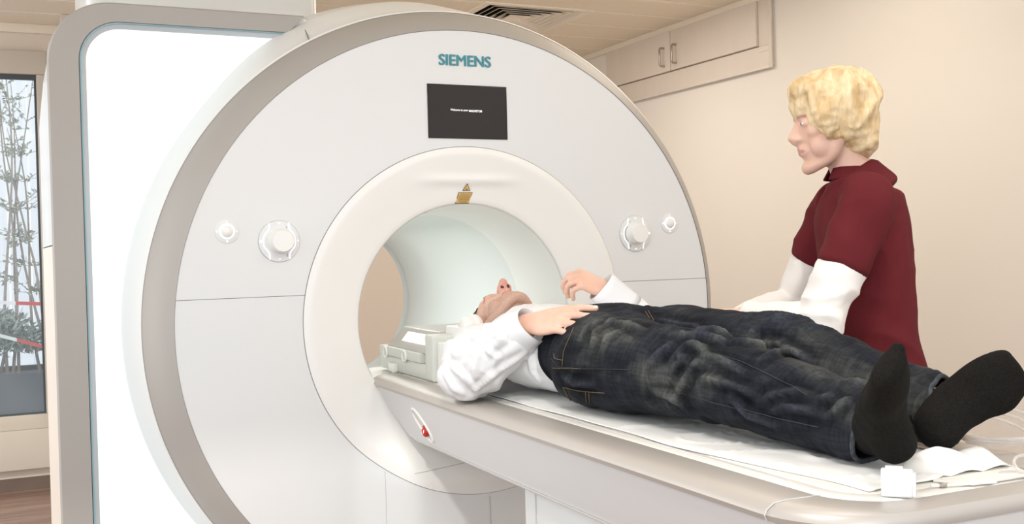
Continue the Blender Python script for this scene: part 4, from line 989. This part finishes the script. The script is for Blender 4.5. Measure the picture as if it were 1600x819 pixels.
# socks
for fd, nm in ((FR, 'near'), (FL, 'far')):
    o_, d_, u_ = foot_parts(fd['heel'], fd['toe'], fd['sole'], k=1.12 if fd is FL else .92, grow=.003)
    h = np.array(fd['heel']); g = G(); g.limb([np.array(fd['ank']) + [0, .12, 0.01], fd['ank'], (np.array(fd['ank']) + h) / 2 + u_ * .014, h + d_ * .055 + u_ * .016], [.040, .043, .043, .036], up=u_); o_.append(g)
    # soft toes
    t_ = np.array(fd['toe']); s_ = np.cross(d_, u_)
    for k in range(5):
        o2 = G(); o2.ell(t_ + s_ * (-.032 + .0155 * k) * (1 if fd is FR else -1) + d_ * (.004 - .0035 * k), (.0112 - .0006 * k,) * 3, None, 12, 8); o_.append(o2)
    sm = blob(o_, .0045, 4); c = getco(sm); c += getno(sm) * (ridge(c * 28) * .0012)[:, None]; setco(sm, c); so = finish(sm, 'sock', [SOCK], man); so['label'] = 'black knitted sock'

# shirt
sp = []
g = G(); g.limb([(1.275, 2.585, -.270), (1.277, 2.51, -.262), (1.280, 2.38, -.262), (1.285, 2.26, -.268), (1.292, 2.17, -.268), (1.30, 2.10, -.270)], [(.155, .074), (.185, .104), (.178, .104), (.166, .096), (.158, .094), (.14, .08)], up=(0, 0, 1), n=36, capk=.4); sp.append(g)
g = G(); g.limb([(1.273, 2.62, -.235), (1.273, 2.575, -.235)], [(.075, .068), (.11, .080)], up=(0, 0, 1), capk=.2); sp.append(g)
g = G(); g.limb([SHR + [.03, .03, .0], SHR + [-.01, -.03, -.002], (SHR + ELR) / 2 + [-.006, .0, -.002], ELR + [-.004, .012, .006], ELR + [-.002, -.005, -.003]], [.060, .068, .070, .062, .048], up=(0, 0, 1)); sp.append(g)
e2 = ELR + (WRR - ELR) * .12; g = G(); g.limb([ELR, e2 + [0, .0, .008], ELR + (WRR - ELR) * .5 + [0, .01, .002], ELR + (WRR - ELR) * .82], [.052, .062, .056, .045], up=(0, 0, 1), capk=.3); sp.append(g)
g = G(); g.limb([SHL + [-.03, .03, 0], SHL, (SHL + ELL) / 2, ELL], [.075, .080, .07, .055], up=(0, 0, 1)); sp.append(g)
g = G(); g.limb([ELL, ELL + (WRL - ELL) * .45, ELL + (WRL - ELL) * .82], [.052, .052, .040], up=(0, 0, 1), capk=.3); sp.append(g)
shirt = blob(sp, .0048, 4); C = getco(shirt); N = getno(shirt)
arm = gauss(C, (SHR + ELR) / 2 + [-.02, 0, 0], (.14, .16, .12)) + gauss(C, (ELR + WRR) / 2, (.10, .12, .10)) + gauss(C, (1.13, 2.32, -.30), (.09, .12, .08)) * .6
b1 = ridge(np.stack([C[:, 0] * 8 + C[:, 2] * 9, C[:, 1] * 7 - C[:, 0] * 4, C[:, 2] * 5 + C[:, 1] * 3], 1)); b2 = ridge(np.stack([C[:, 0] * 19 + C[:, 2] * 7, C[:, 1] * 15 + C[:, 2] * 13, C[:, 2] * 10 - C[:, 1] * 6], 1)); b3 = ridge(C * 38)
wst = 1 - .8 * sstep(-C[:, 1], -2.33, -2.20) * (np.abs(C[:, 0] - 1.29) < .2) * (1 - np.minimum(gauss(C, WRR - [.03, -.02, .03], (.06, .06, .06)) * 2, 1))
dd = (b1 * (.003 + .010 * np.minimum(arm, 1.2)) + b2 * (.0015 + .0045 * np.minimum(arm, 1.2)) + b3 * .0008) * wst
C = C + N * dd[:, None]; C[:, 2] = np.maximum(C[:, 2], ZS); 
setco(shirt, C)
SF = [[(706, 574), (718, 584), (744, 610)], [(695, 584), (708, 607), (721, 615)], [(749, 530), (741, 574), (744, 607)], [(757, 528), (772, 522), (788, 533), (777, 540)], [(716, 530), (739, 522), (757, 530)],
      [(744, 610), (782, 579), (823, 553)], [(729, 522), (747, 533), (726, 563)], [(826, 556), (831, 579), (846, 599)], [(760, 545), (775, 560), (770, 585)], [(700, 550), (715, 555), (728, 548)], [(840, 545), (845, 560), (842, 580)],
      [(790, 500), (770, 508), (745, 510)], [(800, 515), (785, 525), (765, 550)]]
fold(shirt, SF, .0070, .0075); C = getco(shirt); C[:, 2] = np.maximum(C[:, 2], ZS); setco(shirt, C)
st_ = finish(shirt, 'shirt', [SHIRT], man); st_['label'] = 'loose white cotton shirt'
# cuffs
def cuff(a, b, r0, r1, name='cuff', open_=.0, n=40, L=1.0, seed=0):
    a, b = np.array(a), np.array(b); t = nrm(b - a); S = nrm(np.cross(t, (0, 0, 1))); U = np.cross(S, t); g = G()
    def f(u, v):
        q = 2 * PI * u; r = r0 + (r1 - r0) * v + .002 * math.sin(3 * q + seed) ; c = a + (b - a) * v
        return tuple(c + S * r * math.cos(q) + U * r * math.sin(q))
    g.grid(f, n, 6, closeu=True); o = g.build(name, SHIRT, st_, ang=180); m_ = o.modifiers.new('t', 'SOLIDIFY'); m_.thickness = .003; m_.offset = 0; return o
cuff(ELR + (WRR - ELR) * .60, WRR + (WRR - ELR) * .02 + np.array([-.0, 0, -.004]), .049, .046, seed=1)
cuff(ELL + (WRL - ELL) * .72, WRL + HLD * .028 + (WRL - ELL) * .03, .044, .042, seed=2)
bt_ = G(); bt_.ell(WRR + np.array([-.040, -.012, -.028]), (.0012, .0045, .0045)); bt_.build('cuff_button', RINGW, st_)
# collar
g = G()
def colf(u, v):
    q = PI * (-.15 + 1.3 * u); r = .064 + .012 * v; c = np.array([1.273, 2.630 - .018 * v, -.240])
    return tuple(c + np.array([r * math.cos(q) * 1.05, -.012 * v - .02 * math.sin(q) * v, r * 1.0 * math.sin(q) - .004]))
g.grid(colf, 30, 6); o = g.build('collar', SHIRT, st_, ang=180); m_ = o.modifiers.new('t', 'SOLIDIFY'); m_.thickness = .003

# ear defenders / headphones
hpn = thing('headphones', 'white padded headphones over the ears of the lying man', 'headphones', HO)
for s in (-1, 1):
    c = HO + HA[0] * s * .084 - HU * .012 - HF * .006; ax = HA[0] * s
    G().lathe(c - ax * .006, ax, [(0, 0), (.036, 0), (.041, .008), (.041, .018), (.036, .024), (0, .024)], 36).build('ear_cushion', RINGW, hpn, ang=50)
    G().lathe(c + ax * .018, ax, [(0, 0), (.036, 0), (.038, .008), (.034, .022), (.024, .030), (0, .032)], 36).build('ear_cup', RINGW, hpn, ang=50)
P = [HO + HA[0] * .108 * math.cos(a) + HU * (.128 * math.sin(a) - .0) - HF * .02 for a in np.linspace(.0, PI, 24)]
g = G(); rr_ = [];
for i, p_ in enumerate(P):
    t_ = nrm(P[min(i + 1, 23)] - P[max(i - 1, 0)]); o1 = np.cross(t_, HF); rr_.append([p_ + HF * .014 + o1 * .003, p_ + HF * .014 - o1 * .003, p_ - HF * .014 - o1 * .003, p_ - HF * .014 + o1 * .003])
g.loft(rr_); g.build('headband', RINGW, hpn, bevel=.0015)

# ------------------------------------------------------------------ nurse standing behind the table
VW = nrm(ray(1330, 400)); VW[2] = 0; VW = nrm(VW)                     # away from the viewer
LF = nrm(np.array([-.90, .43, 0]))                                     # the way she faces
RT = np.cross(LF, [0, 0, 1])                                           # her right
NX, NY = 1.942, 2.030
def npt(f, r, z): return np.array([NX, NY, 0]) + LF * f + RT * r + np.array([0, 0, z])
NO = npt(.085, 0, .290); NU = nrm(np.array([0, 0, 1]) + LF * .10); NF = nrm(LF - np.array([0, 0, .12]))
nh, nhf, NA = head_parts(NO, NU, NF, .97, female=True)
parts = list(nh)
g = G(); g.limb([nhf(0, -.02, -.04), npt(.045, 0, .19), npt(.01, 0, .12)], [.050, .049, .060], up=LF); parts.append(g)
NT = [(.010, .105), (.015, .02), (.005, -.12), (-.010, -.25), (-.020, -.38), (-.015, -.46)]
NTR = [(.140, .080), (.165, .096), (.150, .096), (.140, .092), (.160, .104), (.160, .104)]
g = G(); g.limb([npt(f, 0, z) for f, z in NT], sl(NTR, .012), up=LF, n=30); parts.append(g)
for s in (-1, 1):
    g = G(); g.limb([npt(-.015, s * .085, -.44), npt(.0, s * .09, -.62), npt(.01, s * .09, -.84), npt(-.01, s * .09, -1.02), npt(-.03, s * .09, -1.22)], [.078, .072, .052, .050, .034], up=LF); parts.append(g)
    g = G(); g.limb([npt(-.04, s * .09, -1.25), npt(.05, s * .092, -1.262), npt(.15, s * .095, -1.275)], [(.030, .030), (.038, .028), (.036, .016)], up=(0, 0, 1)); parts.append(g)
nsh, nel, nwr = npt(.045, -.155, .075), npt(.190, -.205, -.205), npt(.320, -.030, -.185)
nsh2, nel2, nwr2 = npt(.030, .165, .075), npt(.130, .225, -.18), npt(.340, .150, -.230)
for (a, b, c) in ((nsh, nel, nwr), (nsh2, nel2, nwr2)):
    g = G(); g.limb([a, (a + b) / 2, b], [.042, .040, .034], up=LF); parts.append(g)
    g = G(); g.limb([b, b + (c - b) * .4, c], [.034, .034, .023], up=(0, 0, 1)); parts.append(g)
h1, t1 = hand(nwr, nrm(LF * .85 + RT * .45 + np.array([0, 0, .05])), (0, 0, 1), RT - LF * .5, [(.3, .35, .2), (.3, .4, .2), (.35, .4, .2), (.4, .4, .2)], scale=.90)
h2, t2 = hand(nwr2, nrm(LF - RT * .3 + np.array([0, 0, -.15])), (0, 0, 1), -RT, [(.3, .35, .2), (.3, .4, .2), (.35, .4, .2), (.4, .4, .2)], scale=.90)
parts += h1 + h2
nb = blob(parts, .0042, 4); C = getco(nb); L2 = lambda c: np.stack([(c - NO) @ NA[0], (c - NO) @ NA[1], (c - NO) @ NA[2]], 1)
paint(nb, [(1, lambda c: (lambda q: (np.abs(q[:, 2] + .065) < .009 - np.abs(q[:, 0]) * .28) & (np.abs(q[:, 0]) < .023) & (q[:, 1] > .068))(L2(c))),
           (2, lambda c: (lambda q: (np.abs(q[:, 2] - .020) < .0035) & (np.abs(q[:, 0]) > .013) & (np.abs(q[:, 0]) < .050) & (q[:, 1] > .05))(L2(c)))])
nurse = finish(nb, 'person', [SKIN, LIP, BROW])
tag(nurse, 'person with short blonde hair in maroon polo over white sleeves, standing behind the table', 'person')
WE = mat('eye_white', (.8, .78, .75), .2, noise=(50, (.82, .8, .77))); IR = mat('iris_blue', (.08, .14, .2), .2, noise=(80, (.1, .17, .24)))
for s in (-1, 1):
    g = G(); g.ell(nhf(s * .031, .0785, .002), (.0120, .0070, .0058), NA, 14, 8); e = g.build('eye', WE, nurse)
    g = G(); g.ell(nhf(s * .031, .0840, .002), (.0048, .0024, .0048), NA, 12, 6); g.build('iris', IR, e)
# hair: short wavy blonde, fuller at the crown and nape
hps = []
for (r_, f_, u_, a, b, c) in ((0, -.020, .045, .092, .108, .088), (0, -.055, .0, .085, .070, .095), (0, .045, .085, .062, .048, .035), (0, -.065, -.045, .070, .048, .055), (.062, -.01, .02, .034, .065, .070), (-.062, -.01, .02, .034, .065, .070)):
    g = G(); g.ell(nhf(r_, f_, u_), (a, b, c), NA, 24, 14); hps.append(g)
hm2 = blob(hps, .005, 4); C = getco(hm2); q = L2(C); Nn = getno(hm2)
C = C + Nn * (ridge(np.stack([q[:, 0] * 22 + q[:, 2] * 10, q[:, 1] * 26, q[:, 2] * 13 + q[:, 1] * 9], 1)) * .009 + ridge(q * 60) * .003)[:, None]
setco(hm2, C); finish(hm2, 'hair', [BLOND], nurse)
# polo shirt
pp = []
g = G(); g.limb([npt(f, 0, z) for f, z in NT] + [npt(-.015, 0, -.52)], [(r[0] + .008, r[1] + .008) for r in NTR] + [(.178, .125)], up=LF, n=36, capk=.25); pp.append(g)
g = G(); g.limb([npt(.036, 0, .158), npt(.012, 0, .11)], [(.074, .068), (.12, .082)], up=LF, capk=.2); pp.append(g)
for (a, b, s) in ((nsh, nel, -1), (nsh2, nel2, 1)):
    g = G(); g.limb([a - RT * s * .05 + [0, 0, .02], a, a + (b - a) * .32, a + (b - a) * .52], [.060, .062, .062, .060], up=LF, capk=.15); pp.append(g)
pm = blob(pp, .006, 4); C = getco(pm); b1 = ridge(np.stack([C[:, 0] * 7, C[:, 1] * 7, C[:, 2] * 12 + C[:, 0] * 6], 1)); b2 = ridge(C * 18)
C = C + getno(pm) * (b1 * .006 + b2 * .002)[:, None]; setco(pm, C); po = finish(pm, 'polo_shirt', [MAROON], nurse)
g = G()
def ncol(u, v):
    q = -PI / 2 + .35 + (2 * PI - .7) * u + PI; r = .053 + .016 * v
    c = np.array(npt(.036, 0, .176 - .030 * v)); return tuple(c + LF * (-r * math.cos(q + PI / 2)) + RT * (r * math.sin(q + PI / 2)))
g.grid(ncol, 36, 5); o = g.build('collar', MAROON, po, ang=180); m_ = o.modifiers.new('t', 'SOLIDIFY'); m_.thickness = .004
# white long sleeves
for (a, b, c) in ((nsh, nel, nwr), (nsh2, nel2, nwr2)):
    g = G(); g.limb([a + (b - a) * .45, a + (b - a) * .75, b, b + (c - b) * .3, b + (c - b) * .9], [.054, .054, .052, .050, .036], up=(0, .3, 1), capk=.25)
    wm = blob([g], .005, 4); C = getco(wm); C = C + getno(wm) * (ridge(np.stack([C[:, 0] * 12, C[:, 1] * 12, C[:, 2] * 26], 1)) * .005 + ridge(C * 30) * .0015)[:, None]; setco(wm, C); finish(wm, 'undershirt_sleeve', [NWHITE], nurse)
# trousers, shoes
tp = []
g = G(); g.limb([npt(-.018, 0, -.40), npt(-.015, 0, -.50)], [(.172, .120), (.175, .122)], up=LF, capk=.3); tp.append(g)
for s in (-1, 1): g = G(); g.limb([npt(-.015, s * .085, -.46), npt(.0, s * .09, -.66), npt(.01, s * .09, -.86), npt(-.01, s * .09, -1.04), npt(-.025, s * .09, -1.20)], [.095, .086, .070, .064, .060], up=LF, capk=.15); tp.append(g)
tm = blob(tp, .008, 3); C = getco(tm); C = C + getno(tm) * (ridge(C * 9) * .004)[:, None]; setco(tm, C); finish(tm, 'trousers', [NWHITE], nurse)
for s in (-1, 1):
    g = G(); g.limb([npt(-.045, s * .09, -1.252), npt(.05, s * .092, -1.255), npt(.17, s * .095, -1.268)], [(.038, .044), (.044, .040), (.044, .026)], up=(0, 0, 1), n=24)
    sm = blob([g], .006, 2); C = getco(sm); C[:, 2] = np.maximum(C[:, 2], FZ + .001); setco(sm, C); finish(sm, 'shoe', [RINGW], nurse)

# ================================================================== SMALL THINGS AT THE FOOT END
# white clip standing on the near table edge
bx = thing('plastic_clip', 'small translucent white plastic clip standing on the near table edge by the feet', 'plastic clip', (1.15, 1.21, -.377))
g = G(); w1 = np.array([.667, -.745, 0]); w2 = np.array([.745, .667, 0]); cc = np.array([1.157, 1.160, -.3565])
CLIP = mat('translucent_white_plastic', (.76, .77, .77), .35, noise=(20, (.78, .79, .79)))
g.obox(cc, (w1, w2, (0, 0, 1)), (.022, .006, .0205)); g.build('body', CLIP, bx, bevel=.003, seg=3)
g = G(); g.obox(cc + w1 * -.004 + np.array([0, 0, .0215]), (w1, w2, (0, 0, 1)), (.012, .0045, .0025)); g.build('top_tab', CLIP, bx, bevel=.001)
g = G(); g.obox(cc + w1 * .0235 + np.array([0, 0, -.001]), (w1, w2, (0, 0, 1)), (.0025, .008, .017)); g.build('side_flange', CLIP, bx, bevel=.001)
# thin white rod lying on the bed plate
rod = thing('plastic_rod', 'thin white plastic rod lying on the bed plate near the foot end', 'rod', (1.2, 1.13, -.377))
a, b = np.array([1.240, 1.176, -.3745]), np.array([1.290, 1.160, -.3745])
b = a + (b - a) * 2.0
G().tube([a, a * .6 + b * .4, b],   .0024, 8).build('shaft', BEDP, rod); G().lathe(a + (b - a) * .12, nrm(b - a), [(0, 0), (.0035, .001), (.004, .004), (.0035, .010), (.003, .012), (0, .013)], 14).build('collar', STEEL, rod)
# slotted foot end plate
fp = thing('foot_insert', 'cream inset plate with an oval notch at the foot end of the bed', 'plate', (1.40, 1.16, -.378))
g = G(); g.prism([(1.30, 1.150), (1.44, 1.150), (1.44, 1.235), (1.33, 1.255), (1.27, 1.20)], (0, 0, -.3765), (1, 0, 0), (0, 1, 0), (0, 0, 1), .004); g.build('plate', BEDP, fp, bevel=.0015)
g = G(); g.ell((1.405, 1.178, -.3728), (.018, .010, .0012)); g.build('notch', SEAML, fp)
# clear tubing coiled at the far foot corner
tbg = thing('clear_tubing', 'coil of clear plastic tubing at the far corner of the table by the feet', 'tubing', (1.60, 1.30, -.375))
for k in range(3):
    P = []
    for q in np.linspace(0, 2 * PI, 44, endpoint=False):
        r = .062 + .006 * k; P.append((1.585 + (r + .035) * math.cos(q + k * .4) * .8, 1.345 + r * math.sin(q + k * .4), -.362 + .006 * k + .030 * max(0, math.sin(q * 1 + k * .7)) ))
    G().tube(P, .0030, 8, close=True).build('loop', CLEAR, tbg)
rg = G().tube([(1.432 + .020 * math.cos(q), 1.165 + .016 * math.sin(q), -.360 + .010 * math.sin(q * 1 + .6)) for q in np.linspace(0, 2 * PI, 36, endpoint=False)], .0028, 8, close=True).build('tube_ring', CLEAR)
tag(rg, 'small loop of clear tube standing on the foot end of the bed', 'tubing')

# ================================================================== origins: every top-level object stands at its own base
bpy.context.view_layer.update()
def kids(o): return [c for c in bpy.data.objects if c.parent == o]
for o in [q for q in bpy.data.objects if q.parent is None and q.type in ('MESH', 'EMPTY')]:
    meshes = [o] if o.type == 'MESH' else []
    stack = kids(o); desc = []
    while stack: c = stack.pop(); desc.append(c); stack += kids(c)
    allm = meshes + [d for d in desc if d.type == 'MESH']
    if not allm: continue
    if o.type == 'EMPTY' and 'base' in o.keys(): base = Vector(list(o['base']))
    else:
        P = np.concatenate([getco(m.data) for m in allm]); lo, hi = P.min(0), P.max(0)
        base = Vector(((lo[0] + hi[0]) / 2, (lo[1] + hi[1]) / 2, lo[2]))
    if 'base' in o.keys(): del o['base']
    for m in allm: m.data.transform(Matrix.Translation(-base)); m.data.update()
    o.location = base + Vector((0, 0, H))
